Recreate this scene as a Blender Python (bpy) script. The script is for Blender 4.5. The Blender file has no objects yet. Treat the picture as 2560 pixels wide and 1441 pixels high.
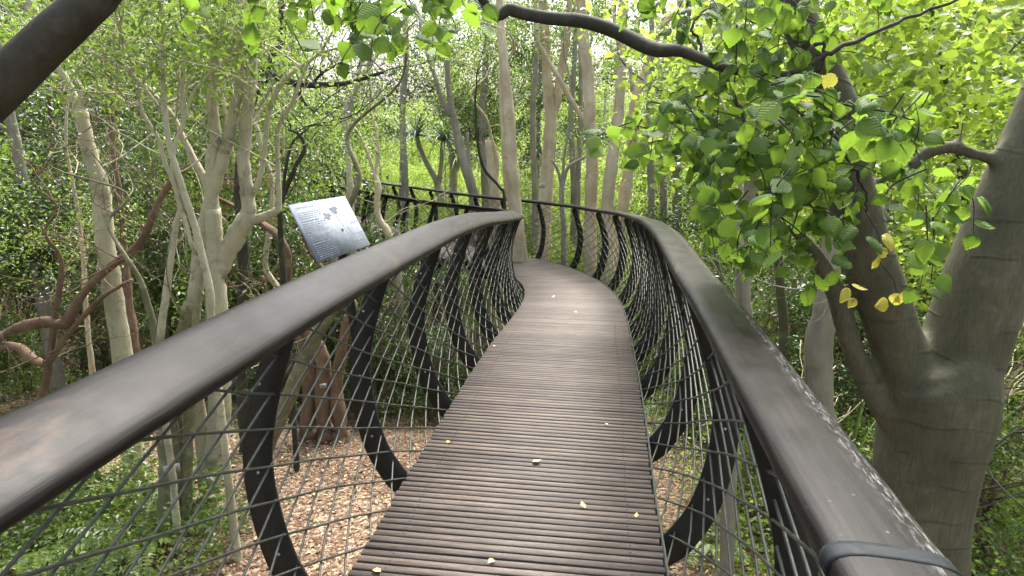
import bpy, math, random
import numpy as np
from mathutils import Vector
rnd = random.Random(7); rng = np.random.default_rng(7)
R = math.radians
S = bpy.context.scene
C = S.collection
# ------------------------------------------------------------------ camera
PITCH = R(14.5); F = 1635.0                       # focal length in photo pixels (2560 wide)
cam_d = bpy.data.cameras.new('camera'); cam = bpy.data.objects.new('camera', cam_d); C.objects.link(cam)
cam_d.sensor_width = 36; cam_d.lens = 36 * F / 2560; cam_d.clip_start = .05; cam_d.clip_end = 1500
cam.location = (0, 0, 0); cam.rotation_euler = (R(90) - PITCH, 0, 0)
S.camera = cam
# ------------------------------------------------------------------ world, sun, exposure
SUN_EL, SUN_AZ = 58, 20                          # degrees; azimuth clockwise from +Y
W = bpy.data.worlds.new('World'); S.world = W; W.use_nodes = True
wn = W.node_tree.nodes; wl = W.node_tree.links; wn.clear()
sky = wn.new('ShaderNodeTexSky'); sky.sky_type = 'NISHITA'; sky.sun_disc = False
sky.sun_elevation = R(SUN_EL); sky.sun_rotation = R(SUN_AZ); sky.air_density = 1.0; sky.dust_density = 6.0; sky.ozone_density = .6
hs = wn.new('ShaderNodeHueSaturation'); hs.inputs['Saturation'].default_value = .6
bg = wn.new('ShaderNodeBackground'); bg.inputs[1].default_value = .15
wo = wn.new('ShaderNodeOutputWorld')
wl.new(sky.outputs[0], hs.inputs['Color']); wl.new(hs.outputs[0], bg.inputs[0]); wl.new(bg.outputs[0], wo.inputs[0])
sd = bpy.data.lights.new('sun', 'SUN'); sd.energy = 2.1; sd.angle = R(26); sd.color = (1, .97, .92)
sun = bpy.data.objects.new('sun', sd); C.objects.link(sun)
el, az = R(SUN_EL), R(SUN_AZ)
sdir = Vector((math.sin(az) * math.cos(el), math.cos(az) * math.cos(el), math.sin(el)))
sun.rotation_euler = sdir.to_track_quat('Z', 'Y').to_euler()
S.view_settings.view_transform = 'Standard'; S.view_settings.look = 'None'; S.view_settings.gamma = 1
S.view_settings.exposure = 2.12
S.cycles.use_denoising = True
S.cycles.max_bounces = 8; S.cycles.diffuse_bounces = 4; S.cycles.glossy_bounces = 3; S.cycles.transmission_bounces = 6
S.cycles.use_adaptive_sampling = True; S.cycles.adaptive_threshold = .02
S.cycles.sample_clamp_indirect = 6

# ------------------------------------------------------------------ pixel -> world on a vertical plane y = Y
cp, sp = math.cos(PITCH), math.sin(PITCH)
def ray(u, v):
    y = v - 720.5
    return np.array([u - 1280, F * cp - y * sp, -(y * cp + F * sp)])
def at(u, v, Y):
    r = ray(u, v); return r * (Y / r[1])
def axial(P): return P[1] * cp - P[2] * sp

# ------------------------------------------------------------------ terrain height
def H(x, y):
    z = np.interp(y, [-80, 5, 8, 14, 22, 30, 45, 90, 300], [-4, -4, -4.3, -5.9, -6, -5.6, -4.5, -3, 0])
    z = z + np.clip(np.abs(x) - 16, 0, 60) * .07
    return z + .10 * np.sin(x * .7 + 1.3) * np.cos(y * .55) + .04 * np.sin(x * 2.1 + y * 1.7)

# ------------------------------------------------------------------ mesh helpers
def mesh_obj(name, V, FS, mat=None, parent=None, uv=None, smooth=False, mats=None, midx=None):
    V = np.asarray(V, dtype=np.float32); FS = [np.asarray(f, dtype=np.int32) for f in FS if len(f)]
    me = bpy.data.meshes.new(name)
    me.vertices.add(len(V)); me.vertices.foreach_set('co', V.ravel())
    loops = np.concatenate([f.ravel() for f in FS]); sizes = np.concatenate([np.full(len(f), f.shape[1]) for f in FS])
    me.loops.add(len(loops)); me.loops.foreach_set('vertex_index', loops)
    me.polygons.add(len(sizes)); me.polygons.foreach_set('loop_start', np.concatenate([[0], np.cumsum(sizes)[:-1]]).astype(np.int32))
    if smooth: me.polygons.foreach_set('use_smooth', np.ones(len(sizes), dtype=bool))
    if uv is not None:
        l = me.uv_layers.new(name='UVMap'); l.data.foreach_set('uv', np.asarray(uv, dtype=np.float32)[loops].ravel())
    me.update(calc_edges=True)
    for m in (mats or [mat]): me.materials.append(m)
    if midx is not None: me.polygons.foreach_set('material_index', np.asarray(midx, dtype=np.int32))
    o = bpy.data.objects.new(name, me); C.objects.link(o)
    if parent: o.parent = parent
    return o
class MB:
    def __init__(s): s.V = []; s.Q = []; s.T = []; s.UV = []; s.n = 0
    def add(s, V, Q=None, T=None, UV=None):
        V = np.asarray(V, dtype=float); s.V.append(V)
        if Q is not None and len(Q): s.Q.append(np.asarray(Q) + s.n)
        if T is not None and len(T): s.T.append(np.asarray(T) + s.n)
        s.UV.append(np.zeros((len(V), 2)) if UV is None else np.asarray(UV)); s.n += len(V)
    def tube(s, P, rad, k=6, cap=True, sq=1.0, rough=0.0, seed=0):
        P = np.asarray(P, dtype=float); n = len(P); rad = np.broadcast_to(np.asarray(rad, dtype=float), (n,))
        T = np.gradient(P, axis=0); T /= np.linalg.norm(T, axis=1)[:, None] + 1e-9
        up = np.array([0, 0, 1.]) if abs(T[0][2]) < .9 else np.array([1., 0, 0])
        a = np.cross(T[0], up); a /= np.linalg.norm(a); A = [a]
        for i in range(1, n):
            a = A[-1] - T[i] * np.dot(A[-1], T[i]); a /= np.linalg.norm(a) + 1e-9; A.append(a)
        A = np.array(A); B = np.cross(T, A)
        th = np.arange(k) * 2 * math.pi / k
        ln = np.concatenate([[0], np.cumsum(np.linalg.norm(np.diff(P, axis=0), axis=1))])
        rr = np.repeat(rad[:, None], k, 1)
        if rough:
            ph = seed * 1.7
            rr = rr * (1 + rough * (np.sin(th * 2 + ph + ln[:, None] * 2.3) * .6 + np.sin(th * 3 + ph * 2 - ln[:, None] * 5.1) * .4 + .5 * np.sin(ln[:, None] * 7.7 / (rad.mean() * 12 + .2) + ph)))
        V = P[:, None, :] + rr[:, :, None] * (np.cos(th)[None, :, None] * A[:, None, :] + sq * np.sin(th)[None, :, None] * B[:, None, :])
        i = np.arange(n - 1)[:, None]; j = np.arange(k)[None, :]; j2 = (j + 1) % k
        Q = np.stack([i * k + j, i * k + j2, (i + 1) * k + j2, (i + 1) * k + j], -1).reshape(-1, 4)
        V = V.reshape(-1, 3); T3 = []
        if cap:
            V = np.vstack([V, P[0], P[-1]]); c0, c1 = n * k, n * k + 1
            for q in range(k):
                T3.append((c0, (q + 1) % k, q)); T3.append((c1, (n - 1) * k + q, (n - 1) * k + (q + 1) % k))
        UV = np.stack([np.repeat(ln, k), np.tile(np.arange(k) / k, n)], -1)
        if cap: UV = np.vstack([UV, [[0, 0], [0, 0]]])
        s.add(V, Q, T3, UV)
    def box(s, c, ax, ay, az):
        c, ax, ay, az = map(lambda t: np.asarray(t, dtype=float), (c, ax, ay, az))
        V = [c + i * ax + j * ay + k * az for k in (-1, 1) for j in (-1, 1) for i in (-1, 1)]
        s.add(V, [(0, 2, 3, 1), (4, 5, 7, 6), (0, 1, 5, 4), (2, 6, 7, 3), (0, 4, 6, 2), (1, 3, 7, 5)])
    def build(s, name, mat, parent=None, smooth=True):
        FS = []
        if s.Q: FS.append(np.vstack(s.Q))
        if s.T: FS.append(np.vstack(s.T))
        return mesh_obj(name, np.vstack(s.V), FS, mat, parent, np.vstack(s.UV), smooth)
def spline(P, m):
    """Catmull-Rom through the rows of P (any width), m samples per span"""
    P = np.asarray(P, dtype=float); Q = np.vstack([2 * P[0] - P[1], P, 2 * P[-1] - P[-2]]); out = []
    for i in range(1, len(Q) - 2):
        p0, p1, p2, p3 = Q[i - 1], Q[i], Q[i + 1], Q[i + 2]
        for t in np.arange(m) / m:
            out.append(.5 * (2 * p1 + (p2 - p0) * t + (2 * p0 - 5 * p1 + 4 * p2 - p3) * t * t + (3 * p1 - p0 - 3 * p2 + p3) * t ** 3))
    out.append(P[-1]); return np.array(out)
def tag(o, label=None, cat=None, group=None, kind=None):
    if label: o['label'] = label
    if cat: o['category'] = cat
    if group: o['group'] = group
    if kind: o['kind'] = kind
    return o
def thing(name, loc=(0, 0, 0), label=None, cat=None, group=None):
    o = bpy.data.objects.new(name, None); C.objects.link(o); o.location = loc; o.empty_display_size = .1
    return tag(o, label, cat, group)
def hold(o, root):
    """parent keeping world place (root has only a location)"""
    o.parent = root; o.location = -root.location
    return o

# ------------------------------------------------------------------ materials
def nt(name):
    m = bpy.data.materials.new(name); m.use_nodes = True; t = m.node_tree; t.nodes.clear()
    out = t.nodes.new('ShaderNodeOutputMaterial'); return m, t, t.nodes, t.links, out
def ramp(N, stops, interp='LINEAR'):
    r = N.new('ShaderNodeValToRGB'); r.color_ramp.interpolation = interp
    e = r.color_ramp.elements
    while len(e) < len(stops): e.new(.5)
    for q, (p, c) in zip(e, stops): q.position = p; q.color = (*c, 1) if len(c) == 3 else c
    return r
def noise(N, L, vec, scale, detail=4, rough=.55, dist=0):
    n = N.new('ShaderNodeTexNoise'); n.inputs['Scale'].default_value = scale; n.inputs['Detail'].default_value = detail
    n.inputs['Roughness'].default_value = rough; n.inputs['Distortion'].default_value = dist
    L.new(vec, n.inputs['Vector']); return n
def mapping(N, L, vec, sc):
    m = N.new('ShaderNodeMapping'); m.inputs['Scale'].default_value = sc; L.new(vec, m.inputs[0]); return m.outputs[0]
def mixc(N, L, a, b, fac, mode='MIX'):
    m = N.new('ShaderNodeMix'); m.data_type = 'RGBA'; m.blend_type = mode
    for s_, v in ((m.inputs[6], a), (m.inputs[7], b)):
        if isinstance(v, tuple): s_.default_value = (*v, 1)
        else: L.new(v, s_)
    if isinstance(fac, (int, float)): m.inputs[0].default_value = fac
    else: L.new(fac, m.inputs[0])
    return m.outputs[2]
def bump(N, L, h, strength, dist):
    b = N.new('ShaderNodeBump'); b.inputs['Strength'].default_value = strength; b.inputs['Distance'].default_value = dist
    L.new(h, b.inputs['Height']); return b.outputs[0]
def pbsdf(N, L, out, col, rough, spec=.4, nrm=None, metal=0):
    p = N.new('ShaderNodeBsdfPrincipled')
    for s_, v in ((p.inputs['Base Color'], col), (p.inputs['Roughness'], rough)):
        if isinstance(v, tuple): s_.default_value = (*v, 1)
        elif isinstance(v, (int, float)): s_.default_value = v
        else: L.new(v, s_)
    p.inputs['Specular IOR Level'].default_value = spec; p.inputs['Metallic'].default_value = metal
    if nrm is not None: L.new(nrm, p.inputs['Normal'])
    L.new(p.outputs[0], out.inputs[0]); return p

def leaf_mat(name, cols, trans, tfac=.42, rough=.42, vein=False, spec=.45):
    m, t, N, L, out = nt(name)
    g = N.new('ShaderNodeNewGeometry'); tc = N.new('ShaderNodeTexCoord')
    r = ramp(N, [(i / (len(cols) - 1), c) for i, c in enumerate(cols)])
    nz = noise(N, L, g.outputs['Position'], .9, 2)
    ad = N.new('ShaderNodeMath'); ad.operation = 'MULTIPLY_ADD'; L.new(nz.outputs[0], ad.inputs[0]); ad.inputs[1].default_value = 1.2; ad.inputs[2].default_value = -.6
    a2 = N.new('ShaderNodeMath'); a2.operation = 'ADD'; L.new(g.outputs['Random Per Island'], a2.inputs[0]); L.new(ad.outputs[0], a2.inputs[1])
    L.new(a2.outputs[0], r.inputs[0]); col = r.outputs[0]
    tr = N.new('ShaderNodeBsdfTranslucent')
    tcol = mixc(N, L, col, trans, .6)
    nrm = None
    if vein:
        uvx = N.new('ShaderNodeSeparateXYZ'); L.new(tc.outputs['UV'], uvx.inputs[0])
        ab = N.new('ShaderNodeMath'); ab.operation = 'ABSOLUTE'; L.new(uvx.outputs[1], ab.inputs[0])     # |across|
        s1 = N.new('ShaderNodeMath'); s1.operation = 'MULTIPLY_ADD'; L.new(ab.outputs[0], s1.inputs[0]); s1.inputs[1].default_value = -.75; L.new(uvx.outputs[0], s1.inputs[2])
        s2 = N.new('ShaderNodeMath'); s2.operation = 'MULTIPLY'; L.new(s1.outputs[0], s2.inputs[0]); s2.inputs[1].default_value = 44
        s3 = N.new('ShaderNodeMath'); s3.operation = 'SINE'; L.new(s2.outputs[0], s3.inputs[0])
        v1 = ramp(N, [(.86, (0, 0, 0)), (.99, (1, 1, 1))]); L.new(s3.outputs[0], v1.inputs[0])
        v2 = ramp(N, [(.0, (1, 1, 1)), (.022, (0, 0, 0))]); L.new(ab.outputs[0], v2.inputs[0])
        vv = N.new('ShaderNodeMath'); vv.operation = 'MAXIMUM'; L.new(v1.outputs[0], vv.inputs[0]); L.new(v2.outputs[0], vv.inputs[1])
        vf = N.new('ShaderNodeMath'); vf.operation = 'MULTIPLY'; L.new(vv.outputs[0], vf.inputs[0]); vf.inputs[1].default_value = .3
        col = mixc(N, L, col, (.16, .24, .05), vf.outputs[0])
        vt = N.new('ShaderNodeMath'); vt.operation = 'MULTIPLY'; L.new(vv.outputs[0], vt.inputs[0]); vt.inputs[1].default_value = .45
        tcol = mixc(N, L, tcol, (.06, .13, .01), vt.outputs[0])
        sn = noise(N, L, g.outputs['Position'], 130, 2)
        nrm = bump(N, L, s3.outputs[0], .35, .002)
    L.new(tcol, tr.inputs[0])
    p = pbsdf(N, L, out, col, rough, spec, nrm)
    mx = N.new('ShaderNodeMixShader'); mx.inputs[0].default_value = tfac
    L.new(p.outputs[0], mx.inputs[1]); L.new(tr.outputs[0], mx.inputs[2]); L.new(mx.outputs[0], out.inputs[0])
    return m
def bark_mat(name, c1, c2, c3, lich=(.42, .44, .36), lf=.35, sc=1.0, bmp=.5, rings=0.0, rough=.85, streak=.5):
    m, t, N, L, out = nt(name)
    g = N.new('ShaderNodeNewGeometry'); P = g.outputs['Position']
    vz = mapping(N, L, P, (1, 1, .22))
    n1 = noise(N, L, vz, 14 * sc, 6, .65); n2 = noise(N, L, P, 3.2 * sc, 4, .6); n3 = noise(N, L, P, 9 * sc, 5, .7, .6)
    r1 = ramp(N, [(.25, c1), (.55, c2), (.78, c3)]); L.new(n2.outputs[0], r1.inputs[0])
    r2 = ramp(N, [(.3, (.55, .52, .5)), (.62, (1.05, 1.03, 1.0))]); L.new(n1.outputs[0], r2.inputs[0])
    col = mixc(N, L, r1.outputs[0], r2.outputs[0], streak, 'MULTIPLY')
    r3 = ramp(N, [(.54, (0, 0, 0)), (.66, (1, 1, 1))]); L.new(n3.outputs[0], r3.inputs[0])
    lm = N.new('ShaderNodeMath'); lm.operation = 'MULTIPLY'; L.new(r3.outputs[0], lm.inputs[0]); lm.inputs[1].default_value = lf
    col = mixc(N, L, col, lich, lm.outputs[0])
    # lenticels / specks
    vo = N.new('ShaderNodeTexVoronoi'); vo.inputs['Scale'].default_value = 55 * sc; L.new(mapping(N, L, P, (1, 1, 1.8)), vo.inputs['Vector'])
    r4 = ramp(N, [(.06, (1, 1, 1)), (.13, (0, 0, 0))]); L.new(vo.outputs['Distance'], r4.inputs[0])
    n5 = noise(N, L, P, 21, 1); r5 = ramp(N, [(.52, (0, 0, 0)), (.6, (1, 1, 1))]); L.new(n5.outputs[0], r5.inputs[0])
    m5 = N.new('ShaderNodeMath'); m5.operation = 'MULTIPLY'; L.new(r4.outputs[0], m5.inputs[0]); L.new(r5.outputs[0], m5.inputs[1])
    m6 = N.new('ShaderNodeMath'); m6.operation = 'MULTIPLY'; L.new(m5.outputs[0], m6.inputs[0]); m6.inputs[1].default_value = .6
    col = mixc(N, L, col, tuple(min(1, c * 1.9 + .05) for c in c3), m6.outputs[0])
    h = N.new('ShaderNodeMath'); h.operation = 'ADD'; L.new(n1.outputs[0], h.inputs[0]); L.new(n3.outputs[0], h.inputs[1])
    hh = h.outputs[0]
    if rings:
        w = N.new('ShaderNodeTexWave'); w.wave_type = 'BANDS'; w.bands_direction = 'Z'; w.inputs['Scale'].default_value = 2.2
        w.inputs['Distortion'].default_value = 5; w.inputs['Detail'].default_value = 2; w.inputs['Detail Scale'].default_value = 1.1
        L.new(P, w.inputs['Vector'])
        rw = ramp(N, [(.0, (1, 1, 1)), (.05, (0, 0, 0))]); L.new(w.outputs[0], rw.inputs[0])
        nb = noise(N, L, P, 5, 2); rb = ramp(N, [(.47, (0, 0, 0)), (.56, (1, 1, 1))]); L.new(nb.outputs[0], rb.inputs[0])
        mr = N.new('ShaderNodeMath'); mr.operation = 'MULTIPLY'; L.new(rw.outputs[0], mr.inputs[0]); L.new(rb.outputs[0], mr.inputs[1])
        mk = N.new('ShaderNodeMath'); mk.operation = 'MULTIPLY'; L.new(mr.outputs[0], mk.inputs[0]); mk.inputs[1].default_value = .35
        col = mixc(N, L, col, tuple(c * .45 for c in c1), mk.outputs[0])
        h2 = N.new('ShaderNodeMath'); h2.operation = 'MULTIPLY_ADD'; L.new(mr.outputs[0], h2.inputs[0]); h2.inputs[1].default_value = rings; L.new(hh, h2.inputs[2]); hh = h2.outputs[0]
    if rings:
        nf = noise(N, L, mapping(N, L, P, (1, 1, .10)), 130, 3, .6); rf = ramp(N, [(.3, (.72, .72, .72)), (.7, (1.22, 1.2, 1.16))]); L.new(nf.outputs[0], rf.inputs[0])
        col = mixc(N, L, col, rf.outputs[0], .75, 'MULTIPLY')
        h3 = N.new('ShaderNodeMath'); h3.operation = 'MULTIPLY_ADD'; L.new(nf.outputs[0], h3.inputs[0]); h3.inputs[1].default_value = .35; L.new(hh, h3.inputs[2]); hh = h3.outputs[0]
    pbsdf(N, L, out, col, rough, .25, bump(N, L, hh, bmp, .012 / sc))
    return m
def plain(name, col, rough=.5, spec=.4, metal=0, var=.25, sc=20):
    m, t, N, L, out = nt(name)
    g = N.new('ShaderNodeNewGeometry'); n = noise(N, L, g.outputs['Position'], sc, 5)
    r = ramp(N, [(.3, tuple(c * (1 - var) for c in col)), (.7, tuple(min(1, c * (1 + var)) for c in col))]); L.new(n.outputs[0], r.inputs[0])
    rr = ramp(N, [(.3, (rough * .8,) * 3), (.7, (min(1, rough * 1.25),) * 3)]); L.new(n.outputs[0], rr.inputs[0])
    pbsdf(N, L, out, r.outputs[0], rr.outputs[0], spec, bump(N, L, n.outputs[0], .15, .002), metal); return m

M = {}
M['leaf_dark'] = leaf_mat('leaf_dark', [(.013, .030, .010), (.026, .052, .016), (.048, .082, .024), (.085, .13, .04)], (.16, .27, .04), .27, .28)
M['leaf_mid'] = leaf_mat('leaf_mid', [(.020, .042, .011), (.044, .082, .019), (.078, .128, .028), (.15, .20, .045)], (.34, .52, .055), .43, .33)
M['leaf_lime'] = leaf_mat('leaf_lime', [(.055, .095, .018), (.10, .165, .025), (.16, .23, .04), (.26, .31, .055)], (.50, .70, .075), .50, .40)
M['leaf_big'] = leaf_mat('leaf_big', [(.035, .075, .02), (.055, .11, .024), (.08, .15, .028), (.13, .20, .035)], (.34, .56, .045), .42, .55, vein=True, spec=.22)
M['leaf_yellow'] = leaf_mat('leaf_yellow', [(.42, .40, .06), (.5, .46, .08), (.55, .5, .1)], (.7, .68, .1), .4, .45, vein=True)
M['leaf_fallen'] = leaf_mat('leaf_fallen', [(.55, .45, .10), (.6, .52, .16)], (.6, .5, .1), .1, .5, vein=False)
M['leaf_aloe'] = leaf_mat('leaf_aloe', [(.10, .16, .10), (.16, .22, .15)], (.3, .4, .2), .15, .4)
M['bark_pale'] = bark_mat('bark_pale', (.32, .31, .21), (.44, .42, .30), (.55, .53, .41), lich=(.17, .17, .11), lf=.75, sc=.5, bmp=.8)
M['bark_grey'] = bark_mat('bark_grey', (.20, .19, .15), (.29, .275, .22), (.38, .365, .30), (.30, .20, .12), .25, .9, .5)
M['bark_tan'] = bark_mat('bark_tan', (.38, .31, .20), (.52, .45, .32), (.64, .58, .45), (.40, .24, .11), .65, .7, .8)
M['bark_brown'] = bark_mat('bark_brown', (.08, .058, .042), (.17, .115, .08), (.28, .20, .14), (.25, .12, .07), .5, 1.3, 1.0)
M['bark_dark'] = bark_mat('bark_dark', (.028, .028, .021), (.05, .049, .038), (.078, .075, .06), (.09, .09, .07), .35, 1.5, .6)
M['bark_smooth'] = bark_mat('bark_smooth', (.062, .064, .041), (.090, .091, .058), (.124, .123, .084), (.15, .145, .105), .3, 1.3, .35, rings=.9, streak=.35)
M['bark_moss'] = bark_mat('bark_moss', (.10, .098, .055), (.17, .165, .10), (.27, .255, .17), (.38, .38, .28), .45, 1.2, .8)
M['steel'] = plain('steel', (.012, .012, .010), .6, .3, 0, .3)
M['rod'] = plain('rod', (.06, .065, .055), .45, .4, .3, .35, 40)
M['bolt'] = plain('bolt', (.45, .45, .42), .35, .5, .8)
M['beam'] = plain('beam', (.045, .055, .04), .7, .3, 0, .4)
M['concrete'] = plain('concrete', (.28, .27, .25), .9, .2, 0, .3)
M['band'] = plain('band', (.010, .013, .015), .6, .15, 0, .5, 60)
M['label_plate'] = plain('label_plate', (.42, .43, .42), .5, .4, .2, .12)
M['ink'] = plain('ink', (.075, .08, .10), .7, .2, 0, .2)
M['ink_dark'] = plain('ink_dark', (.045, .05, .07), .6, .2, 0, .3)
M['ink_leaf'] = plain('ink_leaf', (.10, .10, .145), .6, .2, 0, .4, 90)

def wood_deck():
    m, t, N, L, out = nt('deck_wood')
    g = N.new('ShaderNodeNewGeometry'); uv = N.new('ShaderNodeTexCoord')
    v = mapping(N, L, uv.outputs['UV'], (3.5, 60, 1))
    ad = N.new('ShaderNodeVectorMath'); ad.operation = 'ADD'; L.new(v, ad.inputs[0])
    cx = N.new('ShaderNodeCombineXYZ'); mm = N.new('ShaderNodeMath'); mm.operation = 'MULTIPLY'; mm.inputs[1].default_value = 90
    L.new(g.outputs['Random Per Island'], mm.inputs[0]); L.new(mm.outputs[0], cx.inputs[2]); L.new(cx.outputs[0], ad.inputs[1])
    n = noise(N, L, ad.outputs[0], 1.6, 8, .7)
    r = ramp(N, [(.28, (.038, .032, .028)), (.5, (.080, .068, .060)), (.74, (.145, .128, .113))]); L.new(n.outputs[0], r.inputs[0])
    ri = ramp(N, [(0, (.68, .66, .66)), (.5, (1, .97, .95)), (1, (1.3, 1.22, 1.15))]); L.new(g.outputs['Random Per Island'], ri.inputs[0])
    col = mixc(N, L, r.outputs[0], ri.outputs[0], .8, 'MULTIPLY')
    big = noise(N, L, g.outputs['Position'], 1.7, 4, .6); rb = ramp(N, [(.3, (.75, .74, .73)), (.65, (1.15, 1.12, 1.1))]); L.new(big.outputs[0], rb.inputs[0])
    col = mixc(N, L, col, rb.outputs[0], .8, 'MULTIPLY')
    vo = N.new('ShaderNodeTexVoronoi'); vo.inputs['Scale'].default_value = 45; L.new(g.outputs['Position'], vo.inputs['Vector'])
    sp_ = ramp(N, [(.05, (1, 1, 1)), (.1, (0, 0, 0))]); L.new(vo.outputs['Distance'], sp_.inputs[0])
    n9 = noise(N, L, g.outputs['Position'], 6, 2); r9 = ramp(N, [(.6, (0, 0, 0)), (.68, (.8, .8, .8))]); L.new(n9.outputs[0], r9.inputs[0])
    m9 = N.new('ShaderNodeMath'); m9.operation = 'MULTIPLY'; L.new(sp_.outputs[0], m9.inputs[0]); L.new(r9.outputs[0], m9.inputs[1])
    col = mixc(N, L, col, (.34, .32, .28), m9.outputs[0])
    w = N.new('ShaderNodeTexWave'); w.inputs['Scale'].default_value = 1.0; w.bands_direction = 'Y'; L.new(mapping(N, L, uv.outputs['UV'], (0, 85, 1)), w.inputs['Vector'])
    hb = N.new('ShaderNodeMath'); hb.operation = 'MULTIPLY_ADD'; L.new(w.outputs[0], hb.inputs[0]); hb.inputs[1].default_value = .5; L.new(n.outputs[0], hb.inputs[2])
    pbsdf(N, L, out, col, .62, .3, bump(N, L, hb.outputs[0], .55, .003)); return m
def wood_rail():
    m, t, N, L, out = nt('rail_wood')
    g = N.new('ShaderNodeNewGeometry'); uv = N.new('ShaderNodeTexCoord')
    n = noise(N, L, mapping(N, L, uv.outputs['UV'], (2.2, 60, 1)), 2.0, 8, .72)
    r = ramp(N, [(.32, (.003, .0028, .0026)), (.5, (.0075, .0066, .006)), (.70, (.018, .0148, .013))]); L.new(n.outputs[0], r.inputs[0])
    n2 = noise(N, L, mapping(N, L, uv.outputs['UV'], (1.1, 5, 1)), 1.2, 6, .65, .4)
    r2 = ramp(N, [(.57, (0, 0, 0)), (.74, (1, 1, 1))]); L.new(n2.outputs[0], r2.inputs[0])
    n3 = noise(N, L, mapping(N, L, uv.outputs['UV'], (9, 60, 1)), 1.0, 5, .7); r3 = ramp(N, [(.38, (0, 0, 0)), (.6, (.75, .75, .75))]); L.new(n3.outputs[0], r3.inputs[0])
    mm = N.new('ShaderNodeMath'); mm.operation = 'MULTIPLY'; L.new(r2.outputs[0], mm.inputs[0]); L.new(r3.outputs[0], mm.inputs[1])
    col = mixc(N, L, r.outputs[0], (.10, .062, .038), mm.outputs[0])
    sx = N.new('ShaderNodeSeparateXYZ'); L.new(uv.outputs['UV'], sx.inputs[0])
    cr = noise(N, L, mapping(N, L, uv.outputs['UV'], (.6, 90, 1)), 1.0, 2, .5); rc = ramp(N, [(.30, (1, 1, 1)), (.36, (0, 0, 0))]); L.new(cr.outputs[0], rc.inputs[0])
    col = mixc(N, L, col, (.006, .005, .004), rc.outputs[0])
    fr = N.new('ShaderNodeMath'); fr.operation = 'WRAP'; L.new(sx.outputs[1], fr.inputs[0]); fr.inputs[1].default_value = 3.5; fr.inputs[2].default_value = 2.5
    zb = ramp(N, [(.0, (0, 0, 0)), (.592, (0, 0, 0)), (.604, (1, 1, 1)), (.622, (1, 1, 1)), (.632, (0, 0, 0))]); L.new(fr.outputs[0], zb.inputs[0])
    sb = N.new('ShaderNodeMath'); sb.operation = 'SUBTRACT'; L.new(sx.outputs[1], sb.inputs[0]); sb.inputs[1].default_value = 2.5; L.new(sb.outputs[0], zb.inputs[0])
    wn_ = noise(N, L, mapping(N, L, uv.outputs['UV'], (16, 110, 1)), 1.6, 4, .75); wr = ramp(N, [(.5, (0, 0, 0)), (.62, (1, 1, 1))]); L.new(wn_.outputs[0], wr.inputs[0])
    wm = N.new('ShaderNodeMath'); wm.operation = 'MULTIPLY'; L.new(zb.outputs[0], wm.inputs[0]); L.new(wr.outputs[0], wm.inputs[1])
    col = mixc(N, L, col, (.13, .125, .125), wm.outputs[0])  # grey scratches on right rail's outer third, painting in its highlight and wear
    dv = N.new('ShaderNodeTexVoronoi'); dv.inputs['Scale'].default_value = 28; L.new(g.outputs['Position'], dv.inputs['Vector']); dr = ramp(N, [(.05, (1, 1, 1)), (.09, (0, 0, 0))]); L.new(dv.outputs['Distance'], dr.inputs[0])
    dn = noise(N, L, g.outputs['Position'], 4, 2); dm = ramp(N, [(.55, (0, 0, 0)), (.62, (.6, .6, .6))]); L.new(dn.outputs[0], dm.inputs[0])
    dd = N.new('ShaderNodeMath'); dd.operation = 'MULTIPLY'; L.new(dr.outputs[0], dd.inputs[0]); L.new(dm.outputs[0], dd.inputs[1])
    col = mixc(N, L, col, (.12, .12, .11), dd.outputs[0])
    ro = ramp(N, [(.3, (.34,) * 3), (.7, (.50,) * 3)]); n4 = noise(N, L, g.outputs['Position'], 9, 5); L.new(n4.outputs[0], ro.inputs[0])
    pbsdf(N, L, out, col, ro.outputs[0], .13, bump(N, L, n.outputs[0], .35, .002)); return m
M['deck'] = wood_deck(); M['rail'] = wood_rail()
def sign_mat():
    m, t, N, L, out = nt('sign_face')
    tc = N.new('ShaderNodeTexCoord'); P = tc.outputs['UV']
    n = noise(N, L, P, 7, 7, .75, 1.0); n2 = noise(N, L, mapping(N, L, P, (30, 9, 1)), 1.2, 5, .7)
    r = ramp(N, [(.3, (.15, .17, .20)), (.52, (.19, .22, .255)), (.68, (.25, .285, .31))]); L.new(n.outputs[0], r.inputs[0])
    r2 = ramp(N, [(.56, (0, 0, 0)), (.68, (.8, .8, .8))]); L.new(n2.outputs[0], r2.inputs[0])
    col = mixc(N, L, r.outputs[0], (.30, .345, .36), r2.outputs[0])
    pbsdf(N, L, out, col, .8, .2); return m
M['sign'] = sign_mat()
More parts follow.
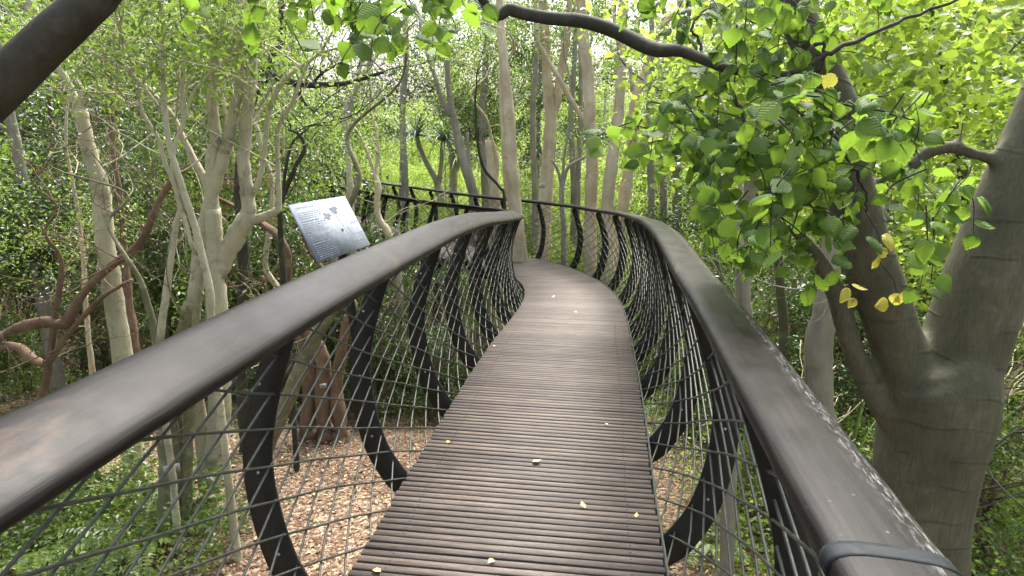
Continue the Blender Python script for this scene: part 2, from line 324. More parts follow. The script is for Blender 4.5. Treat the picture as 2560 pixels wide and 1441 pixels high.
def ground_mat():
    m, t, N, L, out = nt('mulch')
    g = N.new('ShaderNodeNewGeometry'); P = g.outputs['Position']
    wv = noise(N, L, P, 6, 3); ad = N.new('ShaderNodeVectorMath'); ad.operation = 'MULTIPLY_ADD'
    L.new(wv.outputs['Color'], ad.inputs[0]); ad.inputs[1].default_value = (.1, .1, .1); L.new(P, ad.inputs[2])
    vo = N.new('ShaderNodeTexVoronoi'); vo.inputs['Scale'].default_value = 34; L.new(ad.outputs[0], vo.inputs['Vector'])
    sep = N.new('ShaderNodeSeparateColor'); L.new(vo.outputs['Color'], sep.inputs[0])
    r = ramp(N, [(0, (.05, .03, .02)), (.35, (.125, .078, .05)), (.7, (.21, .145, .10)), (1, (.36, .29, .21))]); L.new(sep.outputs[0], r.inputs[0])
    big = noise(N, L, P, .55, 5, .65); rb = ramp(N, [(.38, (.45, .42, .40)), (.58, (1, 1, 1))]); L.new(big.outputs[0], rb.inputs[0])
    col = mixc(N, L, r.outputs[0], rb.outputs[0], .85, 'MULTIPLY')
    sy = N.new('ShaderNodeSeparateXYZ'); L.new(P, sy.inputs[0]); my = N.new('ShaderNodeMapRange'); my.inputs[1].default_value = 15; my.inputs[2].default_value = 22; L.new(sy.outputs[1], my.inputs[0])
    gn = noise(N, L, P, 2.5, 6, .7); rg_ = ramp(N, [(.3, (.03, .055, .015)), (.6, (.09, .13, .03))]); L.new(gn.outputs[0], rg_.inputs[0])
    col = mixc(N, L, col, rg_.outputs[0], my.outputs[0])
    ds = ramp(N, [(.0, (1, 1, 1)), (.7, (0, 0, 0))]); L.new(vo.outputs['Distance'], ds.inputs[0])
    pbsdf(N, L, out, col, .9, .15, bump(N, L, ds.outputs[0], .8, .02)); return m
M['ground'] = ground_mat()
M['litter'] = leaf_mat('litter', [(.09, .052, .033), (.20, .12, .078), (.31, .22, .13), (.50, .43, .22)], (.3, .2, .1), .08, .7)

# ------------------------------------------------------------------ ground
def grid_axis(a, b, c, n1, n2):       # fine between -a..a, coarse out to b
    t = np.linspace(-1, 1, n1); s_ = np.sign(t) * (np.abs(t) * a + (np.abs(t) ** 6) * (b - a)); return s_ + c
gx = grid_axis(25, 320, 0, 161, 0); gy = grid_axis(30, 340, 12, 161, 0)
GX, GY = np.meshgrid(gx, gy); GZ = H(GX, GY)
n = len(gx); i, j = np.meshgrid(np.arange(n - 1), np.arange(n - 1)); a0 = (j * n + i).ravel()
ground = mesh_obj('ground', np.stack([GX, GY, GZ], -1).reshape(-1, 3), [np.stack([a0, a0 + 1, a0 + n + 1, a0 + n], -1)], M['ground'], smooth=True)
tag(ground, kind='structure', label='forest floor of brown wood chips and fallen leaves')

# ------------------------------------------------------------------ footbridge
DD = [-8, 0, 2.1, 4.2, 5.3, 6.6, 8.4, 10.3, 11.6, 14, 19, 22, 26, 32, 40]
DZ = [-1.62, -1.64, -1.68, -1.77, -1.87, -2.04, -2.26, -2.48, -2.58, -2.65, -2.74, -2.55, -2.2, -1.6, -1.0]
cl = spline([(-1.42, -8), (-.98, -5), (-.31, 0), (-.02, 2.13), (.08, 2.88), (.22, 3.83), (.42, 5.3), (.62, 6.75), (.76, 8.2), (.74, 9.65), (.50, 10.9), (.02, 11.85), (-.95, 12.9), (-1.9, 14.15), (-2.8, 15.4), (-4.1, 17.2), (-5.7, 19.7), (-7.6, 23), (-10, 26.5), (-13.5, 30)], 24)
def sm(zs, k=25):
    kk = np.hanning(k + 2)[1:-1]; kk /= kk.sum(); return np.convolve(np.pad(zs, k // 2, mode='edge'), kk, 'valid')
_d = np.sign(cl[:, 1]) * np.hypot(cl[:, 0], cl[:, 1])
cz = sm(np.interp(_d, DD, DZ), 21)
c3 = np.column_stack([cl, cz]); cs = np.concatenate([[0], np.cumsum(np.linalg.norm(np.diff(c3, axis=0), axis=1))])
STOT = cs[-1]; S0 = np.interp(0, cl[:120, 1], cs[:120])      # arc length where the camera stands
tg = np.gradient(cl, axis=0); tg /= np.linalg.norm(tg, axis=1)[:, None]; tg = np.column_stack([sm(tg[:, 0], 31), sm(tg[:, 1], 31)]); tg /= np.linalg.norm(tg, axis=1)[:, None]
def cpt(s): return np.stack([np.interp(s, cs, c3[:, q]) for q in range(3)], -1)
def ctan(s):
    t = np.stack([np.interp(s, cs, tg[:, 0]), np.interp(s, cs, tg[:, 1])], -1); return t / np.linalg.norm(t, axis=-1, keepdims=True)
HW = .60
PH = np.array([-.14, -.06, 0, .1, .25, .45, .6, .75, .9, 1.0, 1.06]); PO = np.array([-.10, .0, .045, .10, .15, .172, .168, .15, .118, .09, .075])
def wall(side, s, h, extra=0.):
    """point of the side wall: s along the path, h above the deck"""
    s = np.asarray(s, dtype=float); h = np.asarray(h, dtype=float)
    t = ctan(s); nrm = np.stack([t[..., 1], -t[..., 0]], -1) * side
    o = HW + np.interp(h, PH, PO) + extra
    p = cpt(s).copy(); p[..., 0] += nrm[..., 0] * o; p[..., 1] += nrm[..., 1] * o; p[..., 2] += h
    return p
bridge = thing('footbridge', (0, 0, 0), 'curving timber-decked footbridge with wooden handrails and woven steel mesh sides winding through trees', 'footbridge')
# deck boards
mb = MB(); s = .05; k_ = 0
ux = np.array([0, 0, 1.])
while s < STOT - .1:
    wbd = .0335 + rnd.uniform(-.001, .001); t = ctan(s); nr = np.array([t[1], -t[0], 0]); tt = np.array([t[0], t[1], 0])
    c = cpt(s) - ux * (.0125 + rnd.uniform(0, .0022)); j1, j2 = rnd.uniform(-.006, .006), rnd.uniform(-.006, .006)
    yaw = rnd.uniform(-.0015, .0015); a, b = nr * (HW + (j1 + j2) / 2) + tt * yaw, tt * wbd / 2
    e = .0022; zt = ux * .0125
    c = c + nr * (j1 - j2) / 2
    V = []; UVs = []
    for sx_ in (-1, 1):
        for (q, z) in ((-1, -1), (1, -1), (1, .7), (1 - e * 60, 1), (-1 + e * 60, 1), (-1, .7)):
            V.append(c + sx_ * a + q * b + z * zt); UVs.append((sx_ * HW, (q * .5 + .5) * .036 + (z * .01)))
    Q = [(i, (i + 1) % 6, 6 + (i + 1) % 6, 6 + i) for i in range(6)]
    mb.add(V, Q + [(0, 5, 4, 3), (0, 3, 2, 1), (6, 7, 8, 9), (6, 9, 10, 11)], None, UVs)
    s += .0462; k_ += 1
mb.build('deck', M['deck'], bridge, smooth=False)
mb = MB(); s = .05 + .0462 * 3
for q in range(420):
    s = .05 + .0462 * q
    if cpt(s)[1] < 1.5 or cpt(s)[1] > 6.5: continue
    t = ctan(s); nr = np.array([t[1], -t[0], 0]); c = cpt(s)
    for o in (-.47, .47):
        p = c + nr * (o + rnd.uniform(-.004, .004)); mb.tube([p - ux * .004, p + ux * .0008], [.003, .0026], 6)
o = mb.build('screws', M['steel'], bridge, smooth=False); o['kind'] = 'stuff'
# edge strips, keel beam and cross bearers
for side in (-1, 1):
    ss = np.arange(.05, STOT, .12); t = ctan(ss); nr = np.stack([t[:, 1], -t[:, 0]], -1) * side; c = cpt(ss)
    V = []
    for o, z in (((.606, .004), (.614, .004), (.614, -.13), (.606, -.13)) if side > 0 else ((.575, -.028), (.585, -.028), (.585, -.15), (.575, -.15))):
        V.append(np.column_stack([c[:, 0] + nr[:, 0] * o, c[:, 1] + nr[:, 1] * o, c[:, 2] + z]))
    V = np.stack(V, 1).reshape(-1, 3); nn = len(ss)
    Q = [(i * 4 + q, i * 4 + (q + 1) % 4, (i + 1) * 4 + (q + 1) % 4, (i + 1) * 4 + q) for i in range(nn - 1) for q in range(4)]
    mesh_obj('edge_beam', V, [np.array(Q)], M['beam'], bridge)
ss = np.arange(.05, STOT, .2); t = ctan(ss); nr = np.stack([t[:, 1], -t[:, 0]], -1); c = cpt(ss); V = []
for o, z in ((-.16, -.06), (.16, -.06), (.10, -.34), (-.10, -.34)):
    V.append(np.column_stack([c[:, 0] + nr[:, 0] * o, c[:, 1] + nr[:, 1] * o, c[:, 2] + z]))
V = np.stack(V, 1).reshape(-1, 3); nn = len(ss)
mesh_obj('keel_beam', V, [np.array([(i * 4 + q, i * 4 + (q + 1) % 4, (i + 1) * 4 + (q + 1) % 4, (i + 1) * 4 + q) for i in range(nn - 1) for q in range(4)])], M['steel'], bridge)
# curved ribs
RIB0 = {-1: S0 + 1.93, 1: S0 + 1.55}
def rib(side, s):
    hh = np.array([-.30, -.24, -.15, -.06, .02, .1, .2, .32, .45, .58, .7, .82, .93, 1.03])
    ctr = np.interp(hh, PH, PO) + np.interp(hh, [.6, 1.03], [.058, .004])
    ctr[:3] = [-.42, -.20, -.055]; wd = np.interp(hh, [-.3, -.1, .1, .5, 1.03], [.11, .135, .122, .106, .082])
    t = ctan(s); nr = np.array([t[1], -t[0], 0]) * side; tt = np.array([t[0], t[1], 0]); c = cpt(s)
    P = np.column_stack([ctr, hh]); P = spline(P, 3); wd = np.interp(np.linspace(0, 1, len(P)), np.linspace(0, 1, len(wd)), wd)
    T = np.gradient(P, axis=0); T /= np.linalg.norm(T, axis=1)[:, None]; Nn = np.column_stack([T[:, 1], -T[:, 0]])
    V = []
    for i in range(len(P)):
        for a_, b_ in ((-1, -1), (1, -1), (1, 1), (-1, 1)):
            q = P[i] + Nn[i] * a_ * wd[i] / 2; V.append(c + nr * (HW + q[0]) + ux * q[1] + tt * b_ * .006)
    nP = len(P); Q = [(i * 4 + q, i * 4 + (q + 1) % 4, (i + 1) * 4 + (q + 1) % 4, (i + 1) * 4 + q) for i in range(nP - 1) for q in range(4)]
    Q += [(0, 3, 2, 1), (nP * 4 - 4, nP * 4 - 3, nP * 4 - 2, nP * 4 - 1)]
    o = mesh_obj('rib', V, [np.array(Q)], M['steel'], bridge)
    if cpt(s)[1] < 9:
        for z in (.18, .5, .83):
            b = MB(); q = np.interp(z, PH, PO) + .058
            p = c + nr * (HW + q) + ux * z; b.tube([p - tt * .0095, p - tt * .006], [.0055, .006], 8); b.build('bolt', M['bolt'], o)
for side in (-1, 1):
    s = RIB0[side]
    while s > S0 - 2.5: s -= .97
    while s < STOT - .5 and cpt(s)[1] < 27:
        if not (side < 0 and S0 < s < S0 + 1.3): rib(side, s)
        s += .97
# woven rods
KS, DS = .45, .292
for side in (-1, 1):
    m1 = MB(); h0, h1 = -.06, 1.03; span = (h1 - h0) / KS
    for fam in (-1, 1):
        s = S0 - 3.0 + (.11 if fam > 0 else .03)
        while s < STOT - 4:
            far = cpt(s)[1] > 11
            nn = 14 if far else 22; f = np.linspace(0, 1, nn)
            h = h0 + (h1 - h0) * f; q = s + (f if fam > 0 else (1 - f)) * span
            wob = .002 * np.sin(f * 23 + s * 9) + .003 * np.sin(f * 9 + s * 5)
            P = wall(side, q + wob, h + .5 * wob, .004 + .0045 * fam)
            P = np.asarray(P); m1.tube(P, .0046, 4 if far else 6, cap=False); s += DS * (1 + .03 * math.sin(s * 3.1))
    o = m1.build('wire_mesh', M['rod'], bridge)
# handrails
def handrail(side, sa, sb, w=.172, hgt=.060, name='handrail', mat=None, grow=1.0, parent=None):
    ss = np.arange(sa, sb, .09 if sb - sa > 1 else .008); k = 20; th = np.arange(k) * 2 * math.pi / k
    w = .202 if side < 0 else w; base = wall(side, ss, np.full(len(ss), 1.062), .040 if side < 0 else .038); t = ctan(ss); nr = np.stack([t[:, 1], -t[:, 0], np.zeros(len(ss))], -1) * side
    tz = np.gradient(base, axis=0); tz /= np.linalg.norm(tz, axis=1)[:, None]; up = np.cross(nr, tz) * side; up *= np.sign(up[:, 2])[:, None]
    roll = R(-26 if side < 0 else 4); nr2 = nr * math.cos(roll) - up * math.sin(roll); up2 = up * math.cos(roll) + nr * math.sin(roll)
    cx = np.sign(np.cos(th)) * np.abs(np.cos(th)) ** .62 * w / 2 * grow; cy = np.sign(np.sin(th)) * np.abs(np.sin(th)) ** .72 * hgt / 2 * grow
    V = base[:, None, :] + cx[None, :, None] * nr2[:, None, :] + (cy[None, :, None] + .0) * up2[:, None, :]
    n_ = len(ss); i = np.arange(n_ - 1)[:, None]; j = np.arange(k)[None, :]; j2 = (j + 1) % k
    Q = np.stack([i * k + j, i * k + j2, (i + 1) * k + j2, (i + 1) * k + j], -1).reshape(-1, 4)
    UV = np.stack([np.repeat(ss, k), np.tile(np.abs(th / math.pi - 1) * .16, n_) + side * 3], -1)
    V = V.reshape(-1, 3); V = np.vstack([V, base[0], base[-1]]); UV = np.vstack([UV, [0, 0], [0, 0]])
    T3 = [(n_ * k, (q + 1) % k, q) for q in range(k)] + [(n_ * k + 1, (n_ - 1) * k + q, (n_ - 1) * k + (q + 1) % k) for q in range(k)]
    return mesh_obj(name, V, [Q, np.array(T3)], mat or M['rail'], parent or bridge, UV, True)
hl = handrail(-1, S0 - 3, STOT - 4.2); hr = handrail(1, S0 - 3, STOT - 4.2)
handrail(1, S0 + .85, S0 + .882, name='joint_band', mat=M['band'], grow=1.03, parent=hr)
handrail(-1, S0 - .9, S0 - .88, name='joint_band', mat=M['band'], grow=1.012, parent=hl)
# support columns with footings
for (s, off, lean) in ((S0 + 14.6, .1, .25), (S0 + 5.2, 0, 0), (S0 + 21.5, 0, .2), (S0 - 2, 0, 0)):
    p = cpt(s); g = np.array([p[0] - off, p[1] - lean, 0]); g[2] = H(g[0], g[1]); b = MB()
    top = p + np.array([0, 0, -.34])
    b.tube([g, g + (top - g) * .5, top], [.085, .085, .085], 14)
    t = ctan(s); nr = np.array([t[1], -t[0], 0]); m_ = g + (top - g) * .72
    for q in (-1, 1): b.tube([m_, p + nr * q * .5 + ux * -.2], [.05, .04], 10)
    co = b.build('support_column', M['steel'], bridge)
    b = MB(); b.box(g + ux * .05, (.24, 0, 0), (0, .24, 0), (0, 0, .16)); b.build('footing', M['concrete'], co, smooth=False)

# ------------------------------------------------------------------ leaves
def frames(N_, A_):
    A_ = A_ - N_ * np.sum(A_ * N_, axis=1)[:, None]; A_ /= np.linalg.norm(A_, axis=1)[:, None] + 1e-9
    return A_, np.cross(N_, A_), N_
T_SM = (np.array([[0, 0, 0], [.42, .5, .10], [1, 0, -.12], [.42, -.5, .10]]), np.array([[0, 2, 1], [0, 3, 2]]))
T_MD = (np.array([[0, 0, 0], [.22, .40, .07], [.58, .44, .06], [1, 0, -.14], [.58, -.44, .06], [.22, -.40, .07], [.5, 0, -.03]]),
        np.array([[0, 6, 2, 1], [6, 3, 2, 2], [0, 5, 4, 6], [6, 4, 3, 3]]))
T_MD = (T_MD[0], np.array([[0, 6, 1], [6, 2, 1], [6, 3, 2], [0, 5, 6], [6, 5, 4], [6, 4, 3]]))
def put_leaves(P, Nn, A, L_, W_, tmpl):
    X, Y_, Z_ = frames(Nn, A); T, Fc = tmpl; n_ = len(P)
    V = P[:, None, :] + T[None, :, 0, None] * X[:, None, :] * L_[:, None, None] + T[None, :, 1, None] * Y_[:, None, :] * W_[:, None, None] + T[None, :, 2, None] * Z_[:, None, :] * L_[:, None, None]
    Fa = (Fc[None] + (np.arange(n_) * len(T))[:, None, None]).reshape(-1, Fc.shape[1])
    return V.reshape(-1, 3), Fa
def unit(v): return v / (np.linalg.norm(v, axis=1)[:, None] + 1e-9)
def leaf_blobs(blobs, size, asp=.55, tmpl=T_SM, clump=28, cr=.20, up=1.0, droop=.3, flat=.7, rg=None):
    """blobs: (cx,cy,cz, rx,ry,rz, count). Leaves gather in clumps spread through each ellipsoid, denser near its shell."""
    rg = rg or rng; PS = []
    for (cx, cy, cz_, rx, ry, rz, cnt) in blobs:
        nc = max(1, int(cnt / clump)); d = unit(rg.normal(size=(nc, 3))); r_ = rg.uniform(.25, 1, (nc, 1)) ** .5
        c = d * r_ * np.array([rx, ry, rz]) * (1 + .25 * rg.normal(size=(nc, 1))) + np.array([cx, cy, cz_])
        k = rg.poisson(clump, nc) + 2; idx = np.repeat(np.arange(nc), k); s_ = (cr * rg.uniform(.6, 1.5, nc))[idx][:, None]
        PS.append(c[idx] + rg.normal(size=(len(idx), 3)) * s_ * np.array([1, 1, flat]) * .6)
    P = np.vstack(PS); n_ = len(P)
    Nn = unit(rg.normal(size=(n_, 3)) * .75 + np.array([0, 0, up])); A = unit(rg.normal(size=(n_, 3)) + np.array([0, 0, -droop * 2]))
    L_ = size * rg.uniform(.55, 1.25, n_); return put_leaves(P, Nn, A, L_, L_ * asp * rg.uniform(.85, 1.15, n_), tmpl)
def twigs(mb, starts, length, r0, rg, depth=2, k=4, upb=.3, curl=.35):
    for (p, d) in starts:
        n_ = 9; P = [np.array(p, dtype=float)]; d = np.array(d, dtype=float); d /= np.linalg.norm(d)
        for i in range(n_ - 1):
            d = d + rg.normal(size=3) * curl + np.array([0, 0, upb * .2]); d /= np.linalg.norm(d); P.append(P[-1] + d * length / n_)
        mb.tube(P, np.linspace(r0, r0 * .35, n_), k, cap=False)
        if depth > 0:
            st = [(P[int(q)], d * .5 + rg.normal(size=3) * .8 + np.array([0, 0, upb])) for q in rg.integers(2, n_, 3)]
            twigs(mb, st, length * .6, r0 * .5, rg, depth - 1, k, upb, curl)

# ---- leaf with a toothed edge, for foliage close to the camera
def toothed():
    m_ = 9; V = []; UVs = []; prof = [0, .30, .44, .50, .49, .44, .35, .23, .10, 0]
    xs = np.linspace(0, 1, m_ + 1)
    for i in range(m_ + 1): V.append((xs[i], 0, -.10 * xs[i] ** 2)); UVs.append((xs[i], 0))
    rows = {}
    for sgn in (1, -1):
        edge = []
        for i in range(1, m_):
            w = prof[i]
            V.append((xs[i] - .03 + .035, sgn * w * .5, .05 - .10 * xs[i] ** 2)); UVs.append((xs[i], sgn * w * .5)); a = len(V) - 1
            V.append((xs[i] - .05, sgn * w, .03 - .16 * xs[i] ** 2 - .05 * w)); UVs.append((xs[i], sgn * w)); b = len(V) - 1
            V.append((xs[i] + .035, sgn * (w * .96 + .022), .02 - .16 * xs[i] ** 2 - .05 * w)); UVs.append((xs[i], sgn * w)); c_ = len(V) - 1
            edge.append((a, b, c_))
        rows[sgn] = edge
    T = []
    for sgn in (1, -1):
        e = rows[sgn]
        def tri(a, b, c_): T.append((a, b, c_) if sgn > 0 else (a, c_, b))
        tri(0, 1, e[0][0]); tri(0, e[0][0], e[0][1]); tri(e[0][0], e[0][2], e[0][1])
        for i in range(len(e) - 1):
            tri(i + 1, i + 2, e[i + 1][0]); tri(i + 1, e[i + 1][0], e[i][0])
            tri(e[i][0], e[i + 1][0], e[i][2]); tri(e[i][2], e[i + 1][0], e[i + 1][1]); tri(e[i + 1][0], e[i + 1][2], e[i + 1][1])
        k = len(e) - 1; tri(k + 1, m_, e[k][0]); tri(e[k][0], m_, e[k][2])
    return np.array(V), np.array(T), np.array(UVs)
TV, TT, TUV = toothed()

# ------------------------------------------------------------------ traced trees
def ext_down(pts, flare=1.35):
    """pts rows x,y,z,r ; continue the first point to the ground"""
    p = pts[0]; gz = float(H(p[0], p[1])); dh = p[2] - gz
    if dh < .15: return pts
    d = pts[0][:3] - pts[1][:3]; d = d / (np.linalg.norm(d) + 1e-9); d[2] = min(d[2], -.6)
    x, y = p[0] + d[0] / -d[2] * min(dh, 1.5) * .2, p[1] + d[1] / -d[2] * min(dh, 1.5) * .2; gz = float(H(x, y))
    lo = np.array([[x, y, gz - .1, p[3] * flare], [x, y, gz + .12, p[3] * flare * .9], [(p[0] * .4 + x * .6), (p[1] * .4 + y * .6), gz + min(dh * .4, 1.0), p[3] * 1.08]])
    return np.vstack([lo, pts])
def ext_up(pts, up=3.0, lean=0):
    p = pts[-1]; d = pts[-1][:3] - pts[-2][:3]; d = d / np.linalg.norm(d); d[2] = max(d[2], .7); out = [pts]
    for i in range(1, 5):
        q = p[:3] + d * up * i / 4 + np.array([rnd.uniform(-.12, .12), rnd.uniform(-.12, .12), 0]) * i; out.append(np.array([[*q, max(p[3] * (1 - i * .21), .004)]]))
    return np.vstack(out)
def px_pts(stem, Y):
    rows = []
    for q in stem:
        Yq = q[3] if len(q) > 3 else Y
        P = at(q[0], q[1], Yq); rows.append([*P, q[2] / 2 * axial(P) / F * (.88 if Yq > 4 else 1)])
    return np.array(rows)
def tree(name, label, stems, Y, bark, crown=None, group=None, cat='tree', rough=.06, remesh=0, twig=0, leafmat='leaf_mid', lsize=.05, seg=12, lt=None, asp=.55, extra_twigs=None, clump=28, cr=.2):
    """stems: (pixel list bottom to top, down?, up metres)"""
    all_ = []; mbt = MB(); rg = np.random.default_rng(abs(hash(label)) % 1000 if False else sum(map(ord, label)) % 9973)
    for i, (st, dn, upm) in enumerate(stems):
        p = px_pts(st, Y)
        if dn: p = ext_down(p)
        if upm: p = ext_up(p, upm)
        all_.append(p)
        sp_ = spline(p, 5); sp_[:, :3] += rg.normal(size=(len(sp_), 3)) * sp_[:, 3:4] * (0 if remesh else .06)
        mbt.tube(sp_[:, :3], np.maximum(sp_[:, 3], .002), seg, True, rough=rough, seed=i + len(label))
    if twig or extra_twigs:
        st = []
        for a in all_:
            sp_ = spline(a, 5); m_ = len(sp_)
            for q in rg.integers(int(m_ * .45), m_, twig):
                st.append((sp_[q][:3], rg.normal(size=3) * np.array([1, 1, .4]) + np.array([0, 0, .6])))
        for e in (extra_twigs or []): st.append(e)
        twigs(mbt, st, 1.2, .008, rg, 2, 4, .3, .2)
    base = all_[0][0][:3].copy(); root = thing(name, tuple(base), label, cat, group)
    tips = [(a[-1][:3], a[-1][:3] - a[-3][:3]) for a in all_ if len(a) > 3]
    o = mbt.build('trunk', M[bark]); hold(o, root)
    if remesh:
        md = o.modifiers.new('blend', 'REMESH'); md.mode = 'VOXEL'; md.voxel_size = remesh; md.use_smooth_shade = True
        m2 = o.modifiers.new('soft', 'SMOOTH'); m2.factor = .6; m2.iterations = 6
    if crown:
        bl = []
        for b in crown:       # (u, v, Y, radius m, count)
            P = at(b[0], b[1], b[2] + (1.4 if Y > 11 else 0)); bl.append((P[0], P[1], P[2], b[3], b[3] * 1.05, b[3] * .75, b[4] * (1.5 if Y > 11 else 1)))
        V, Fa = leaf_blobs(bl, lsize * (1.12 if Y > 11 else 1), asp, lt or T_SM, rg=rg, clump=clump, cr=cr); hold(mesh_obj('crown', V, [Fa], M[leafmat]), root)
    return root


#TREES
G = 'tall pale trunks beyond the far handrail'
# --- left side
tree('forked_pale_tree', 'pale smooth trunk at the far left, kinked where its top forks above a collar scar', [
    ([(358, 1450, 56), (342, 1250, 54), (328, 1080, 56), (312, 940, 58), (285, 750, 52), (262, 600, 48), (250, 470, 44), (228, 400, 42), (212, 330, 38), (200, 275, 38)], 1, 0),
    ([(203, 300, 32), (190, 255, 26), (160, 190, 22), (128, 130, 22), (95, 60, 30), (60, -20, 34)], 0, 3),
    ([(200, 285, 22), (205, 235, 18), (185, 190, 14), (150, 120, 12), (115, 40, 10), (95, -20, 9)], 0, 2),
    ([(210, 262, 12), (235, 215, 9), (290, 240, 9), (330, 270, 7)], 0, 0)], 6.6, 'bark_pale', twig=3,
    crown=[(80, 60, 6.8, 1.0, 500), (260, -60, 6.6, .9, 700), (-60, 200, 7, .9, 500)], leafmat='leaf_mid', lsize=.05, seg=14)
tree('multistem_pale_tree', 'broad tree with several pale stems rising from one dark base beside the information sign', [
    ([(498, 1430, 60), (520, 1270, 56), (535, 1150, 58), (548, 1050, 60), (546, 930, 62), (542, 800, 60), (538, 700, 58), (535, 600, 50), (531, 520, 44)], 1, 0),
    ([(532, 560, 42), (530, 500, 38), (528, 420, 34), (538, 350, 34), (535, 300, 32), (530, 250, 30), (535, 150, 26), (560, 60, 22), (580, -20, 20)], 0, 3),
    ([(484, 900, 40), (484, 780, 40), (492, 690, 40), (506, 590, 38), (522, 520, 36), (540, 450, 36), (558, 390, 34), (578, 320, 32), (590, 260, 28), (600, 190, 26), (598, 90, 22), (600, -20, 20)], 1, 3),
    ([(545, 690, 46), (562, 645, 50), (590, 590, 52), (615, 550, 50), (622, 520, 42), (616, 470, 38), (608, 400, 36), (614, 340, 38), (618, 290, 34), (628, 200, 32), (632, 100, 28), (640, -20, 24)], 0, 3),
    ([(618, 555, 26), (650, 545, 24), (690, 528, 22), (697, 510, 18), (695, 420, 14), (696, 320, 12), (730, 260, 12), (755, 190, 9), (790, 140, 8), (880, 110, 6)], 0, 0),
    ([(622, 500, 14), (640, 470, 16), (655, 420, 14), (665, 340, 14), (672, 280, 14), (700, 215, 14), (740, 175, 10), (800, 130, 7)], 0, 1.5),
    ([(525, 500, 24), (512, 450, 22), (490, 410, 20), (460, 350, 18), (430, 290, 16), (405, 260, 14), (360, 210, 10)], 0, 0)],
    5.9, 'bark_pale', twig=4, crown=[(420, 40, 5.6, .9, 1500), (600, -40, 5.6, 1.2, 1700), (300, 120, 6.2, .9, 900), (760, 0, 6.0, .8, 700)], leafmat='leaf_mid', lsize=.062, asp=.42, seg=14)
tree('slender_pale_tree', 'slender pale tree whose thin stems split into a narrow V left of the multi-stemmed tree', [
    ([(530, 830, 22), (524, 720, 22), (505, 640, 20), (490, 575, 20), (465, 500, 20), (440, 420, 18), (425, 370, 16), (412, 290, 18), (408, 220, 16), (404, 120, 13), (410, 60, 11)], 1, 1.5),
    ([(400, 900, 20), (418, 720, 20), (428, 640, 18), (440, 560, 18), (452, 515, 16), (430, 450, 12), (410, 400, 13), (397, 350, 13), (370, 305, 11), (352, 270, 10), (352, 215, 8)], 1, 1),
    ([(490, 640, 12), (475, 600, 13), (465, 560, 12), (450, 520, 12), (432, 430, 12), (438, 360, 10), (458, 310, 12), (455, 240, 12), (460, 120, 10), (468, 20, 9)], 0, 2),
    ([(458, 312, 9), (480, 240, 8), (520, 190, 8), (570, 145, 7), (620, 100, 5)], 0, 0),
    ([(412, 290, 12), (380, 245, 10), (350, 210, 12), (300, 160, 10), (240, 140, 8), (190, 120, 6)], 0, 0)],
    5.3, 'bark_pale', twig=4, crown=[(350, 60, 5.2, .8, 1400), (520, 100, 5.0, .5, 500), (200, 0, 5.3, .7, 700)], leafmat='leaf_mid', lsize=.066, asp=.36, seg=10)
tree('wavy_thin_tree', 'thin wavy grey stem standing just left of the information sign', [
    ([(735, 780, 20), (695, 720, 18), (668, 680, 17), (664, 640, 15), (676, 560, 15), (680, 480, 14), (676, 435, 14), (658, 390, 13), (645, 330, 12), (640, 285, 11), (670, 230, 10), (700, 170, 9), (740, 90, 8)], 1, 2)],
    8.6, 'bark_pale', twig=4, seg=8, crown=[(760, 60, 8.6, .8, 700)], leafmat='leaf_mid', lsize=.05)
tree('pale_sapling', 'slim pale sapling passing in front of the end of the far handrail', [
    ([(905, 700, 24), (880, 620, 22), (878, 560, 22), (874, 450, 20), (868, 360, 20), (864, 290, 18), (885, 230, 16), (910, 185, 15), (925, 150, 12), (935, 80, 10), (945, 0, 9)], 1, 2),
    ([(866, 300, 12), (885, 240, 11), (905, 140, 10), (905, 60, 8)], 0, 0), ([(915, 180, 9), (950, 130, 8), (990, 100, 7), (1040, 60, 5)], 0, 0)],
    10.4, 'bark_pale', twig=4, seg=10, crown=[(920, 60, 10.4, 1.1, 1000)], leafmat='leaf_mid', lsize=.05)
tree('twisted_sapling', 'twisted thin brown sapling curving up against the far walkway section', [
    ([(1000, 740, 26), (985, 640, 24), (970, 585, 22), (948, 550, 20), (942, 510, 18), (946, 470, 20), (935, 430, 13), (925, 400, 12), (905, 350, 9), (880, 310, 7)], 1, 0),
    ([(942, 490, 12), (940, 440, 10), (945, 380, 9), (940, 320, 8), (925, 270, 6), (930, 220, 5)], 0, 1)],
    10.9, 'bark_tan', twig=5, seg=9, crown=[(925, 300, 11.2, .8, 1300), (975, 380, 11.4, .4, 260), (1010, 590, 10.9, .4, 400), (880, 390, 11, .5, 420)], leafmat='leaf_mid', lsize=.042, rough=.12)
tree('gnarled_stump_tree', 'gnarled reddish-brown tree with flaking bark and a small plate, rooted in the wood chips', [
    ([(770, 1055, 40), (775, 960, 36), (770, 900, 34), (745, 840, 26), (700, 800, 20), (668, 740, 16), (655, 690, 14)], 1, 0),
    ([(812, 1058, 46), (806, 1000, 42), (808, 930, 42), (800, 870, 32), (740, 800, 24), (715, 720, 26), (720, 640, 26), (695, 590, 22), (655, 560, 16)], 1, 1.2),
    ([(850, 1060, 42), (842, 980, 40), (850, 900, 30), (862, 830, 26), (880, 770, 26), (868, 740, 22), (820, 690, 16), (770, 620, 12)], 1, 1)],
    8.3, 'bark_brown', twig=4, seg=12, rough=.22, crown=[(700, 600, 8.6, .7, 500)], leafmat='leaf_dark', lsize=.045)
tree('leaning_mossy_tree', 'mossy pale trunk leaning to the right across the wood chips behind the left rail', [
    ([(480, 1440, 46), (560, 1310, 46), (625, 1210, 44), (690, 1070, 42), (745, 940, 42), (790, 840, 38), (830, 775, 34), (840, 700, 30), (830, 640, 26), (850, 560, 20)], 1, 2)],
    6.9, 'bark_moss', twig=2, seg=12)
